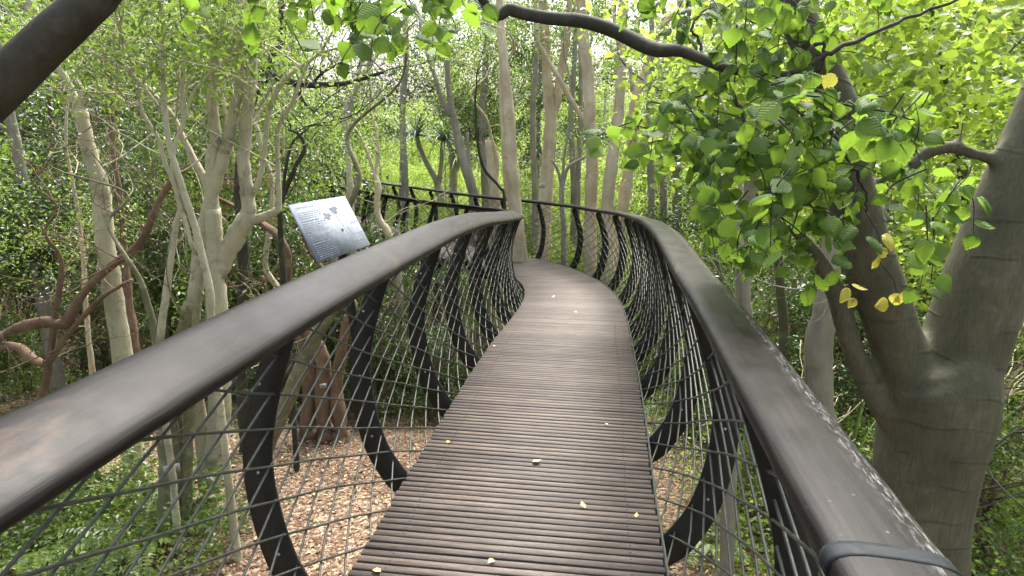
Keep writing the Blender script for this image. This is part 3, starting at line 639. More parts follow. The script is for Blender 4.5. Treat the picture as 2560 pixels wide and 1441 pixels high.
tree('mossy_tree', 'thick mossy trunk carrying a small white plate, seen through the left mesh', [
    ([(418, 1480, 86), (425, 1350, 74), (430, 1250, 68), (432, 1150, 66), (425, 1080, 66), (430, 980, 56), (450, 870, 40), (470, 760, 34)], 1, 0),
    ([(468, 1440, 34), (465, 1300, 30), (468, 1180, 28), (472, 1060, 30), (480, 960, 30)], 1, 0),
    ([(432, 990, 30), (400, 900, 24), (380, 800, 20), (350, 700, 16), (300, 620, 12)], 0, 1)],
    5.6, 'bark_moss', twig=3, seg=14, rough=.12, crown=[(500, 760, 5.9, .35, 260)], leafmat='leaf_mid', lsize=.05)
tree('sprawling_shrub_tree', 'reddish-brown gnarled limbs sprawling across the left edge above leaf litter', [
    ([(95, 1055, 26), (115, 950, 24), (125, 890, 20), (140, 780, 16), (152, 700, 13), (150, 640, 10)], 1, 1),
    ([(-60, 900, 26), (0, 870, 24), (45, 870, 24), (85, 900, 22), (125, 905, 18), (160, 850, 16), (210, 790, 15), (260, 740, 12), (330, 700, 9)], 0, 0),
    ([(-60, 885, 34), (0, 845, 30), (60, 815, 30), (120, 805, 36), (160, 810, 32), (185, 770, 24), (220, 720, 20), (290, 655, 20), (340, 620, 26), (370, 570, 20), (395, 510, 20), (440, 440, 16), (500, 400, 10)], 0, 0)],
    6.3, 'bark_brown', twig=6, seg=12, rough=.16, crown=[(100, 560, 6.6, .9, 1500), (260, 560, 7.0, .5, 500)], leafmat='leaf_mid', lsize=.042)
tree('thin_brown_tree', 'thin brown stem standing alone in the leaf litter at the far left', [
    ([(238, 1010, 22), (232, 930, 18), (222, 850, 14), (214, 760, 14), (208, 640, 12), (190, 500, 10)], 1, 3)],
    8.6, 'bark_tan', twig=4, seg=9, crown=[(180, 500, 8.6, .8, 700)], leafmat='leaf_dark', lsize=.045)
tree('dark_stem_tree', 'dark brown stem close behind the pale kinked trunk', [
    ([(345, 930, 30), (335, 850, 26), (322, 760, 26), (310, 640, 22), (300, 500, 18), (280, 360, 14)], 1, 3)],
    8.6, 'bark_brown', twig=5, seg=10, crown=[(300, 360, 9.0, 1.2, 900)], leafmat='leaf_dark', lsize=.045)
tree('curved_dark_shrub', 'dark curved bare stems arching up left of the information sign', [
    ([(700, 560, 16), (706, 500, 14), (738, 420, 13), (762, 370, 12), (745, 335, 10), (720, 325, 6)], 1, 0),
    ([(706, 500, 9), (715, 420, 9), (730, 360, 8), (760, 330, 5)], 0, .4)],
    7.2, 'bark_dark', twig=5, seg=7, crown=[(800, 330, 7.4, .6, 550), (820, 420, 7.4, .5, 350)], leafmat='leaf_mid', lsize=.045)
tree('horizontal_limb_tree', 'dark limb reaching sideways high up between the pale stems and the sapling', [
    ([(640, 215, 26), (670, 190, 30), (710, 200, 24), (760, 212, 20), (830, 212, 16), (880, 205, 12), (960, 180, 9)], 0, 0),
    ([(600, 900, 30), (610, 700, 34), (600, 450, 30), (620, 300, 28), (650, 200, 26)], 1, 2),
    ([(735, 210, 9), (755, 250, 9), (785, 282, 7)], 0, 0), ([(780, 212, 8), (810, 180, 8), (870, 150, 6)], 0, 0)],
    7.9, 'bark_dark', twig=6, seg=9, crown=[(720, 120, 8, .9, 800), (850, 280, 8.2, .8, 900)], leafmat='leaf_dark', lsize=.045)
# --- beyond the far handrail
tree('deck_tree', 'pale paired trunk growing up through the outer edge of the deck at the bend', [
    ([(1300, 660, 46), (1295, 600, 40), (1287, 500, 36), (1278, 400, 36), (1272, 300, 34), (1266, 220, 30), (1258, 150, 28), (1252, 60, 24), (1246, -20, 22)], 1, 4),
    ([(1290, 560, 16), (1270, 480, 18), (1262, 400, 16), (1256, 300, 14), (1252, 200, 12)], 0, 1)],
    12.1, 'bark_tan', twig=3, seg=14, crown=[(1330, 40, 12, 1.0, 900), (1150, 60, 12, 1.3, 900)], leafmat='leaf_mid', lsize=.07)
def T(name, label, stems, Y, bark, **k): return tree(name, label, stems, Y, bark, twig=k.pop('twig', 3), seg=k.pop('seg', 13), **k)
T('pale_trunk_tree', 'pale trunk with a small blue-white plate, forking into a narrow V behind the far rail', [
    ([(1356, 660, 40), (1362, 560, 38), (1366, 480, 38), (1372, 380, 36), (1376, 290, 34), (1368, 200, 28), (1364, 100, 26), (1356, -20, 24)], 1, 4),
    ([(1378, 310, 22), (1392, 260, 22), (1402, 180, 22), (1416, 100, 20), (1424, -20, 16)], 0, 4)], 13.6, 'bark_tan', group=G,
    crown=[(1400, -60, 13.6, 1.9, 1500)], leafmat='leaf_dark', lsize=.07)
T('pale_trunk_tree', 'pale trunk with a long thin limb rising leftward from it behind the far rail', [
    ([(1476, 700, 38), (1476, 600, 36), (1477, 500, 34), (1480, 380, 34), (1474, 300, 36), (1472, 220, 34), (1460, 100, 30), (1450, -20, 28)], 1, 4),
    ([(1468, 310, 14), (1440, 270, 14), (1405, 210, 14), (1370, 150, 12), (1345, 100, 11), (1338, 40, 9), (1330, -20, 8)], 0, 2)], 12.9, 'bark_tan', group=G,
    crown=[(1500, -60, 12.9, 1.8, 900)], lsize=.07)
T('pale_trunk_tree', 'tall pale trunk leaning slightly right, third behind the far rail after the forked one', [
    ([(1520, 680, 40), (1518, 560, 36), (1525, 440, 34), (1540, 340, 32), (1548, 250, 30), (1553, 150, 29), (1556, 60, 28), (1562, -20, 26)], 1, 4),
    ([(1540, 90, 10), (1536, 40, 9), (1540, -10, 8)], 0, 1)], 12.6, 'bark_tan', group=G, crown=[(1600, -70, 12.6, 1.8, 1500)], leafmat='leaf_dark', lsize=.07)
T('pale_trunk_tree', 'pale trunk bending right with side limbs, rightmost of the tall trunks', [
    ([(1535, 720, 36), (1545, 600, 34), (1560, 500, 34), (1576, 380, 30), (1582, 290, 28), (1590, 240, 26), (1610, 190, 24), (1630, 120, 22), (1662, 60, 18), (1720, 5, 14)], 1, 3),
    ([(1582, 260, 12), (1600, 205, 11), (1640, 180, 10), (1680, 110, 10), (1710, 70, 9)], 0, 1),
    ([(1580, 230, 11), (1576, 130, 10), (1595, 60, 9), (1630, 0, 8)], 0, 1)], 13.2, 'bark_tan', group=G, crown=[(1680, -40, 13.2, 1.6, 900), (1640, 330, 13.6, .8, 300)], lsize=.065)
T('background_trunk_tree', 'grey-brown trunk with side limbs, left of the tree rising from the deck', [
    ([(1186, 560, 30), (1184, 490, 30), (1168, 430, 30), (1150, 370, 26), (1140, 320, 20), (1128, 260, 18), (1120, 200, 16), (1118, 100, 15), (1116, 0, 14)], 1, 3),
    ([(1175, 480, 12), (1172, 400, 11), (1168, 330, 8)], 0, 0),
    ([(1128, 290, 14), (1105, 250, 14), (1090, 200, 12), (1075, 150, 12), (1060, 110, 10), (1050, 60, 8)], 0, 1)], 15.5, 'bark_grey',
    crown=[(1190, 270, 15.5, 1.1, 1500), (1120, 120, 15.6, 1.2, 1300)], lsize=.06, leafmat='leaf_dark')
T('background_trunk_tree', 'stout brown trunk with a broken fork between two taller trees left of the deck tree', [
    ([(1238, 560, 34), (1236, 480, 32), (1228, 420, 28), (1222, 350, 20)], 1, 0),
    ([(1238, 450, 16), (1242, 400, 14), (1230, 350, 10)], 0, 2)], 15.0, 'bark_tan', crown=[(1215, 220, 15, 1.2, 1000)], lsize=.055, leafmat='leaf_mid')
T('background_trunk_tree', 'thin dark sapling forking low between the trunk with the plate and its right neighbour', [
    ([(1410, 620, 16), (1406, 520, 14), (1404, 470, 14), (1420, 420, 10), (1450, 400, 8), (1468, 390, 6)], 1, 0),
    ([(1404, 470, 9), (1396, 430, 8), (1380, 400, 6)], 0, 0), ([(1404, 470, 9), (1412, 380, 7), (1425, 300, 6), (1424, 200, 5)], 0, 2)], 13.0, 'bark_grey', seg=8, crown=[(1425, 330, 14, .7, 300)], lsize=.05)
T('background_trunk_tree', 'thin stem arching up to the left trunk pair from behind the deck tree', [
    ([(1262, 520, 9), (1250, 470, 9), (1215, 430, 9), (1200, 390, 8), (1192, 330, 7), (1188, 250, 6)], 1, 1)], 12.8, 'bark_dark', seg=7)
# --- tree aloes
def aloe(label, stems, Y):
    mbt = MB(); V_, F_ = [], []; nn = 0; rg = np.random.default_rng(len(label)); hd = []
    for (st, dn) in stems:
        p = px_pts(st, Y)
        if dn: p = ext_down(p)
        sp_ = spline(p, 5); mbt.tube(sp_[:, :3], sp_[:, 3], 10, rough=.08)
        if st[-1][2] < 14: hd.append(p[-1][:3])
    root = thing('tree_aloe', tuple(px_pts(stems[0][0], Y)[0][:3]), label, 'tree aloe', 'tree aloes in the bright clearing')
    hold(mbt.build('trunk', M['bark_pale']), root)
    mbl = MB()
    for h in hd:
        for q in range(46):
            a = q * 2.4; e = rg.uniform(-.1, 1.3); d = np.array([math.cos(a) * math.cos(e), math.sin(a) * math.cos(e), math.sin(e)]); L_ = rg.uniform(1.0, 1.4)
            f = np.linspace(0, 1, 7)[:, None]; P = h + d * L_ * f + np.array([0, 0, -.55]) * f ** 2.4 * (1.3 - e * .5)
            mbl.tube(P, np.array([.028, .03, .026, .021, .016, .010, .003]), 5, sq=.35)
    hold(mbl.build('crown', M['leaf_aloe']), root)
aloe('pale Y-shaped tree aloe with spiky drooping rosettes, left of the pair in the clearing', [
    ([(1104, 520, 24), (1098, 480, 24), (1090, 450, 18), (1068, 410, 15), (1050, 370, 14), (1042, 340, 13)], 1), ([(1096, 470, 15), (1102, 420, 14), (1108, 350, 13)], 0)], 19.0)
aloe('pale stout tree aloe with spiky rosettes, right of the pair in the clearing', [
    ([(1128, 520, 24), (1132, 480, 24), (1134, 430, 22), (1128, 380, 16), (1116, 345, 13)], 1), ([(1134, 440, 15), (1146, 410, 14), (1150, 390, 13)], 0)], 20.0)
# --- right side
tree('big_forked_tree', 'massive smooth olive-grey tree forking into a wide V right beside the right handrail', [
    ([(2285, 1560, 250), (2290, 1440, 228), (2296, 1300, 226), (2318, 1150, 240), (2342, 1020, 264), (2342, 930, 262), (2325, 890, 200)], 1, 0),
    ([(2370, 980, 190), (2415, 850, 196), (2462, 700, 188), (2510, 560, 172), (2556, 440, 160), (2610, 300, 146), (2680, 100, 130), (2740, -80, 120)], 0, 2.5),
    ([(2290, 980, 150), (2240, 850, 126), (2200, 730, 126), (2162, 620, 122), (2136, 520, 116), (2118, 430, 108), (2112, 350, 98), (2092, 270, 102), (2060, 190, 96), (2025, 110, 92), (1985, 20, 88), (1950, -80, 84)], 0, 2.5),
    ([(2250, 1090, 60), (2192, 1000, 58), (2142, 900, 54), (2112, 810, 52), (2092, 740, 50), (2068, 690, 46), (2040, 640, 42), (2010, 600, 34), (1970, 560, 26)], 0, 0),
    ([(2545, 500, 44), (2512, 418, 32), (2470, 395, 30), (2430, 384, 30), (2385, 370, 34), (2340, 372, 38), (2305, 390, 36), (2270, 420, 36), (2230, 440, 26), (2160, 465, 18), (2120, 480, 12)], 0, 0),
    ([(2385, 372, 14), (2402, 340, 12), (2406, 290, 11), (2390, 275, 9), (2340, 265, 6)], 0, .3),
    ([(2475, 395, 16), (2500, 370, 16), (2530, 335, 14), (2560, 318, 12), (2620, 290, 12)], 0, 0),
    ([(2208, 510, 16), (2222, 545, 14), (2262, 575, 10), (2310, 610, 7), (2370, 640, 5)], 0, 0)],
    2.75, 'bark_smooth', remesh=.016, seg=20, rough=.0, twig=0,
    crown=None)
T('grey_trunk_tree', 'speckled grey trunk just left of the massive forked tree', [
    ([(2070, 1200, 84), (2058, 1080, 80), (2045, 980, 76), (2048, 880, 72), (2060, 790, 66), (2070, 700, 62), (2078, 600, 50), (2072, 520, 44), (2060, 420, 38)], 1, 4)],
    5.4, 'bark_grey', seg=16, crown=[(2040, 200, 5.6, 1.0, 900)], leafmat='leaf_lime', lsize=.08, asp=.8, lt=T_MD, clump=16, cr=.25)
T('grey_trunk_tree', 'slim grey trunk behind the right handrail, left of the speckled trunk', [
    ([(1890, 900, 52), (1862, 800, 46), (1858, 700, 42), (1866, 600, 42), (1874, 500, 40), (1882, 420, 38), (1890, 300, 34)], 1, 4)],
    6.8, 'bark_grey', seg=14, crown=[(1800, 240, 6.8, 1.0, 700)], leafmat='leaf_lime', lsize=.07, asp=.8, lt=T_MD, clump=16, cr=.25)
T('slim_mesh_tree', 'slim lichen-covered trunk seen through the right mesh below the handrail', [
    ([(1810, 1500, 44), (1818, 1400, 42), (1820, 1250, 40), (1830, 1100, 38), (1840, 1000, 32), (1850, 900, 26)], 1, 2)], 4.6, 'bark_grey', seg=12)
T('dark_bush_stem', 'thin dark crooked sapling in the ground cover at the bottom right', [
    ([(2402, 1440, 18), (2398, 1400, 18), (2408, 1340, 18), (2402, 1290, 16), (2390, 1250, 12), (2410, 1200, 10), (2450, 1150, 8), (2520, 1090, 6), (2580, 1060, 5)], 1, 0),
    ([(2394, 1280, 10), (2388, 1230, 8), (2384, 1180, 7), (2420, 1120, 5), (2450, 1060, 4)], 0, .3)], 3.6, 'bark_dark', twig=4, seg=7)
for (u, w_, Y_, mt_, lb, cr_) in (
    (1010, 20, 16.0, 'leaf_dark', 'dark-crowned tree beyond the far walkway section, left of the aloes', [(960, 150, 16, 1.0, 1500), (1040, 230, 16.4, .8, 1100), (900, 260, 15.5, .7, 900), (1070, 90, 16, .7, 900), (960, 330, 16, .6, 700)]),
    (1210, 22, 16.5, 'leaf_mid', 'full green-crowned tree just left of the deck tree', [(1200, 130, 16.5, 1.2, 2300), (1180, 250, 16.2, 1.0, 1900), (1220, 330, 16.0, .8, 1300), (1150, 300, 16.8, .8, 1200), (1240, 30, 16.5, 1.0, 1400)]),
    (1335, 18, 16.5, 'leaf_dark', 'dark-crowned tree between the deck tree and the trunk with the plate', [(1320, 140, 16.5, .9, 1700), (1330, 250, 16.8, .7, 1100), (1340, 390, 17, .6, 800), (1310, 30, 16.5, .8, 1000), (1290, 330, 17, .6, 800)]),
    (1432, 18, 17.5, 'leaf_dark', 'dark-crowned tree behind the gap between the two straightest pale trunks', [(1430, 230, 17.5, .8, 1300), (1436, 330, 17.2, .6, 800), (1430, 100, 17.5, .8, 1000), (1510, 180, 17.5, .7, 1000), (1505, 330, 18, .6, 700)]),
    (1625, 20, 17.0, 'leaf_mid', 'green-crowned tree behind the rightmost of the tall pale trunks', [(1640, 200, 17, 1.1, 1700), (1640, 340, 16.8, 1.0, 1500), (1700, 420, 17, .9, 1300), (1620, 80, 17, .8, 900), (1720, 250, 17, .9, 1200), (1620, 450, 17, .7, 900)])):
    T('background_trunk_tree', lb, [([(u, 640, w_), (u + 3, 480, w_), (u - 4, 300, w_ * .9), (u + 6, 120, w_ * .8), (u, -20, w_ * .7)], 1, 3)], Y_, 'bark_grey', crown=cr_, leafmat=mt_, lsize=.072, seg=9, cr=.26)
for (u, v, w_, Y_, lb) in ((1440, 560, 16, 17, 'thin trunk in the bright clearing between two tall pale trunks'), (1655, 560, 22, 16, 'thin grey trunk right of the tall trunks, behind hanging leaves'),
                       (1690, 480, 26, 18, 'dim grey trunk far behind the hanging leaves'), (1340, 480, 14, 20, 'thin stem in the clearing left of the trunk with the plate'),
                       (1790, 560, 20, 12, 'thin trunk in shade behind the right handrail bend'), (1000, 480, 12, 22, 'very thin stem beyond the far walkway rail')):
    T('background_trunk_tree', lb, [([(u, v + 120, w_), (u + 3, v, w_), (u + 6, v - 160, w_ * .9), (u + 12, v - 330, w_ * .8), (u + 10, v - 480, w_ * .7)], 1, 3)], Y_, 'bark_grey', crown=[(u, v - 420, Y_, 1.5, 700)], lsize=.07, seg=8)

#FOLIAGE
def dbridge(x, y): return float(np.min(np.hypot(cl[:, 0] - x, cl[:, 1] - y)))
VR = np.random.default_rng(21)
def make_crown(mat, n_blob, cnt, R_, Z0, Z1, lsize, asp, clump, cr, rg, stems):
    bl = []
    for q in range(n_blob):
        a = rg.uniform(0, 6.28); z = rg.uniform(Z0, Z1); f = math.sin(math.pi * min(1, max(.12, (z - Z0 + .6) / (Z1 - Z0 + 1.0)))) ** .5; r_ = R_ * f * rg.uniform(.15, .85)
        rr = rg.uniform(.28, .5) * R_ * .8; bl.append((math.cos(a) * r_, math.sin(a) * r_, z, rr, rr, rr * .7, cnt / n_blob))
    V, Fa = leaf_blobs(bl, lsize, asp, T_SM, clump=clump, cr=cr, rg=rg)
    mt = MB(); h = Z1 * .92
    for q in range(stems):
        a = rg.uniform(0, 6.28); l = rg.uniform(.03, .16) * h if stems > 1 else .3
        P = np.array([[0.05 * q, 0, -.3, .11], [.1 * math.cos(a), .1 * math.sin(a), h * .2, .10], [l * .5 * math.cos(a), l * .5 * math.sin(a), h * .5, .08], [l * math.cos(a), l * math.sin(a), h * .8, .045], [l * 1.2 * math.cos(a), l * 1.2 * math.sin(a), h, .015]])
        P[:, 3] *= (R_ / 2.4) * (.55 if stems > 1 else 1.15); P = spline(P, 5); P[:, :2] += rg.normal(size=(len(P), 2)) * .02; mt.tube(P[:, :3], P[:, 3], 7, rough=.08)
        for b in range(5):
            k = int(rg.uniform(.35, .85) * len(P)); a2 = rg.uniform(0, 6.28); d = np.array([math.cos(a2), math.sin(a2), .8]); L_ = R_ * rg.uniform(.4, .8)
            Q_ = np.array([P[k, :3] + d * L_ * f + np.array([0, 0, .2 * L_ * f * f]) + rg.normal(size=3) * .03 * (f > 0) for f in np.linspace(0, 1, 6)]); mt.tube(Q_, np.linspace(P[k, 3] * .55, .006, 6), 5)
    return (V, Fa, mat), mt
protos = {}
def proto(kind, *a, bark='bark_grey'):
    (V, Fa, mat), mt = make_crown(*a)
    cname, tname = ('crown', 'trunk') if 'tree' in kind else ('foliage', 'stems')
    r = thing(kind); c = mesh_obj(cname, V, [Fa], M[mat], r); t = mt.build(tname, M[bark], r)
    protos.setdefault(kind, []).append((r, c, t, [0]))
    return r
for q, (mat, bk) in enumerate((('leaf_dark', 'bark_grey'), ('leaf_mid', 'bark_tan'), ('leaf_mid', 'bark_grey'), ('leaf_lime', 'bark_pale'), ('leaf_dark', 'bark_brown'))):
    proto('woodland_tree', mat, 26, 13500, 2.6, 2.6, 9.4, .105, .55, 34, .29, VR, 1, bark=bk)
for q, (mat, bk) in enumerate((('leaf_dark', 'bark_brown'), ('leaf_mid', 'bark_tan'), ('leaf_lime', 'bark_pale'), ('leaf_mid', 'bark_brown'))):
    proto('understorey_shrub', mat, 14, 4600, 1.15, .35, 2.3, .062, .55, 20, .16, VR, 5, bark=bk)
def put(kind, vi, x, y, sc, rot, label, group, zs=1.0, cat=None):
    r, c, t, used = protos[kind][vi]
    if used[0] == 0: o = r; used[0] = 1; 
    else:
        o = r.copy(); C.objects.link(o)
        for ch in (c, t): d = ch.copy(); C.objects.link(d); d.parent = o
    o.location = (x, y, float(H(x, y)) - .03); o.rotation_euler = (0, 0, rot); o.scale = (sc, sc, sc * zs)
    tag(o, label, cat or ('tree' if 'tree' in kind else 'shrub'), group); return o
lab_t = ['dark-leaved tree in the dense wood behind the walkway', 'mid-green tree in the wood beyond the walkway', 'leafy green tree in the wood beyond the walkway', 'bright lime-green tree in the sunlit wood beyond the walkway', 'brown-stemmed dark tree in the dense wood behind the walkway']
lab_s = ['low dark-leaved shrub under the trees', 'green small-leaved shrub under the trees', 'bright lime-green shrub in the open glade', 'brown-stemmed green shrub under the trees']
gt, gs = 'trees filling the wood around the walkway', 'shrubs filling the understorey'
PR = random.Random(5)
placed = []
def ok(x, y, dmin, db):
    return dbridge(x, y) > db and all(math.hypot(x - a, y - b) > dmin for a, b in placed)
def sky_gap(x, y):          # openings in the wood where the white sky shows
    u = 1280 + F * x / (y * cp + .5); return any(abs(u - g) < w_ for g, w_ in ((1010, 70), (1760, 60), (2120, 60)))
n_ = 0
for tries in range(2500):
    y = PR.uniform(13, 44); x = PR.uniform(-1, 1) * (y * .86 + 5)
    if y < 17 and abs(x) < 5: continue
    if abs(x + 1.0) < 9.5 and y < 38: continue        # the bright glade
    if not ok(x, y, 1.9 + y * .035, 3.2): continue
    if sky_gap(x, y) and y > 24: continue
    vi = PR.choice([0, 0, 1, 2, 4] if x < -2 else ([3, 3, 1, 2] if x > 3 else [1, 2, 3, 0]))  # darker leaves at the left also put its shade into their colour
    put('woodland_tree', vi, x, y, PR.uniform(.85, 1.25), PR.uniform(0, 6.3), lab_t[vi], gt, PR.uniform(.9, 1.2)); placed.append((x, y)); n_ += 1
    if n_ > 80: break
for (x, y, vi, sc) in ((-7.2, 12.8, 0, .9), (-10.5, 7.4, 4, .9), (-6.2, 16.2, 1, .8), (-8.2, 18.0, 0, .9), (-8.6, 11.5, 0, 1.), (-5.0, 12.4, 1, .85), (-11.5, 10, 4, 1.), (7.5, 7.5, 3, .85), (9.5, 10, 3, 1.), (5.2, 10.5, 3, .85), (7.5, 13, 2, 1.), (5.5, 15, 0, .9),
                       (-6.5, 2.5, 1, .9), (-7.5, -2, 0, .95), (6.5, 2.5, 2, .9), (7, -2.5, 1, 1.), (-5, -6, 1, 1.), (4.5, -6.5, 2, 1.), (-1, -9, 0, 1.1), (-10, 3, 0, 1.), (11, 4, 1, 1.)):  # unseen trees beside and behind the camera, added to darken the rail's reflections
    put('woodland_tree', vi, x, y, sc, PR.uniform(0, 6.3), lab_t[vi], gt, 1.0); placed.append((x, y))
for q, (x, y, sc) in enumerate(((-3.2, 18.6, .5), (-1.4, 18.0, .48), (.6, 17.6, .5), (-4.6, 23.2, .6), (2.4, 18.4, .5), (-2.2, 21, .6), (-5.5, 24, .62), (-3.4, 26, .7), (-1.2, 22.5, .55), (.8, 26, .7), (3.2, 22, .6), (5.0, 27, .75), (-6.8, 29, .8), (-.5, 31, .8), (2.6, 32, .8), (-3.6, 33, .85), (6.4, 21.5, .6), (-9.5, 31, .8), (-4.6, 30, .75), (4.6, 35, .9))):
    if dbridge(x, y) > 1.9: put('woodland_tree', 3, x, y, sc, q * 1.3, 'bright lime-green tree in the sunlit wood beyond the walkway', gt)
placed = []; n_ = 0
for tries in range(4000):
    y = PR.uniform(7.5, 30); x = PR.uniform(-1, 1) * (y * .86 + 2)
    if -3.6 < x < .4 and y < 9.8: continue
    if .3 < x < 2.4 and y < 8: continue
    if -9.5 < x < -3.2 and y < 12.2: continue          # open leaf litter at the left
    glade = abs(x + 1.0) < 7 and y > 15
    if not ok(x, y, 1.05, 1.35 if y < 13 else 1.8): continue
    if dbridge(x, y) < 3 and y > 13 and not glade: continue
    vi = PR.choice([2, 2, 2, 1]) if glade else PR.choice([0, 0, 1, 3] if x < 1 else [1, 2, 3, 0])  # lime leaves in the glade also paint in its brighter light
    sc = PR.uniform(.8, 1.3) * (1.25 if y > 14 else 1.0)
    if dbridge(x, y) < 2.6: sc = min(sc, .95)
    put('understorey_shrub', vi, x, y, sc, PR.uniform(0, 6.3), lab_s[vi], gs, PR.uniform(.85, 1.25)); placed.append((x, y)); n_ += 1
    if n_ > 190: break
for (x, y, vi, sc, zs) in ((-9.6, 8.0, 0, 1.2, 1.), (-4.0, 10.6, 0, .8, .9), (-4.1, 12.6, 0, 1.5, 1.25), (-4.9, 13.6, 3, 1.7, 1.3), (-5.9, 12.7, 1, 1.5, 1.3), (-5.0, 15.2, 0, 1.8, 1.4), (-6.6, 14.6, 3, 1.8, 1.4), (-3.5, 11.6, 3, 1.0, 1.2), (-1.3, 9.6, 0, .62, 1.1), (-.6, 10.4, 1, .7, 1.1), (-1.9, 10.6, 0, .75, 1.2), (-2.7, 11.2, 3, .8, 1.2), (-.35, 9.0, 1, .5, 1.), (3.0, 6.2, 1, .8, .9), (4.2, 5.2, 3, .9, .8), (5.2, 6.6, 1, 1., .9), (3.9, 7.9, 0, 1., 1.), (2.9, 9.1, 1, .9, 1.), (6.8, 8.6, 2, 1., 1.1)):
    put('understorey_shrub', vi, x, y, sc, PR.uniform(0, 6.3), lab_s[vi], gs, zs)
# far wood, reads as one mass
WRG = np.random.default_rng(3)
bl = []
for q in range(640):
    y = WRG.uniform(36, 62); x = WRG.uniform(-1, 1) * (y * .95 + 8); u = 1280 + F * x / y
    top = 6.5 + 2.2 * math.sin(x * .21) + 2 * math.sin(x * .55 + 1)
    if sky_gap(x, y): top *= .62
    z = H(x, y) + WRG.uniform(0, 1) ** 1.25 * top; rr = WRG.uniform(1.3, 2.6); bl.append((x, y, z, rr, rr, rr * .8, 420))
V, Fa = leaf_blobs(bl, .20, .55, T_SM, clump=40, cr=.6, rg=WRG)
wood = tag(mesh_obj('far_wood', V, [Fa], M['leaf_mid']), 'distant wood reading as one leafy mass behind the trees', 'woodland', None, 'stuff')

# ground cover and litter
def scatter(n_, x0, x1, y0, y1, dens, rg):
    x = rg.uniform(x0, x1, n_ * 3); y = rg.uniform(y0, y1, n_ * 3); k = rg.uniform(0, 1, n_ * 3) < dens(x, y); x, y = x[k][:n_], y[k][:n_]; return x, y
def dens_green(x, y):
    nz = .5 + .5 * np.sin(x * 1.9 + 2 * np.sin(y * 1.3)) * np.cos(y * 1.6 + 1.5 * np.sin(x * 1.1)); f = np.clip((nz - .35) * 3, .05, 1)
    d = np.where((x < -2.7) & (y < 6.6), 1.0, f)
    d = np.where((x > -3.3) & (x < .2) & (y > 4.6) & (y < 9.3), .035 * (nz > .6), d)
    d = np.where((x < -3.2) & (y > 7.6) & (y < 12), .30 * f, d)
    d = np.where((x > .2) & (x < 2.3) & (y < 8), .16 * f, d)
    d = np.where((x > 2.5), np.maximum(f, .6), d); return d
GR = np.random.default_rng(12)
x, y = scatter(95000, -11, 11, 1.0, 17, dens_green, GR)
ci = np.round(x * 3.1) * 7 + np.round(y * 3.1); hh = .05 + .42 * GR.uniform(0, 1, len(x)) ** 1.4 * (.45 + .55 * np.sin(ci * 12.9898) ** 2)
P = np.column_stack([x, y, H(x, y) + hh]); Nn = unit(GR.normal(size=P.shape) * .6 + [0, 0, 1]); A = unit(GR.normal(size=P.shape) * [1, 1, .5])
L_ = .062 * GR.uniform(.5, 1.25, len(x)); V, Fa = put_leaves(P, Nn, A, L_, L_ * .62, T_SM)
tag(mesh_obj('ground_cover', V, [Fa], M['leaf_mid']), 'low leafy ground cover spreading over the forest floor', 'ground cover', None, 'stuff')
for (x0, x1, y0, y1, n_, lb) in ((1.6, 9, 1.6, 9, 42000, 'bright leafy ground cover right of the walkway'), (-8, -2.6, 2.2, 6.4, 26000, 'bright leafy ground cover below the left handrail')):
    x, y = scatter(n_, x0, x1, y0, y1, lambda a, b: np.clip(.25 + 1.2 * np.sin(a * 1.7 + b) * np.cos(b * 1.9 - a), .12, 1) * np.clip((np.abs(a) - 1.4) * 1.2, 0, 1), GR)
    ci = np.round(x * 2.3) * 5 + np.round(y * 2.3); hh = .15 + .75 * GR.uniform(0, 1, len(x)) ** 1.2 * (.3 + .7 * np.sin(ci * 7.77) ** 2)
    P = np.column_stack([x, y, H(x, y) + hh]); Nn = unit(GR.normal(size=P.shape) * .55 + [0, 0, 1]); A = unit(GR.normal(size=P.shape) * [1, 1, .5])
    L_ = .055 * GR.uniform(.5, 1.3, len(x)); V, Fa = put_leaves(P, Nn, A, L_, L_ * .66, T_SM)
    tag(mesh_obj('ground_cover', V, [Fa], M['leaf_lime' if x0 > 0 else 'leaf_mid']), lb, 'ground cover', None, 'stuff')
x, y = scatter(52000, -12, 9, 2.0, 19, lambda a, b: np.clip(1.3 - b / 18, .2, 1), GR)
P = np.column_stack([x, y, H(x, y) + .008 + .02 * GR.uniform(0, 1, len(x))]); Nn = unit(GR.normal(size=P.shape) * .35 + [0, 0, 1]); A = unit(GR.normal(size=P.shape) * [1, 1, .2])
L_ = GR.choice([.03, .045, .07], len(x), p=[.5, .38, .12]) * GR.uniform(.7, 1.3, len(x)); V, Fa = put_leaves(P, Nn, A, L_, L_ * .5, T_SM)
tag(mesh_obj('leaf_litter', V, [Fa], M['litter']), 'dry fallen leaves and chips scattered over the forest floor', 'leaf litter', None, 'stuff')
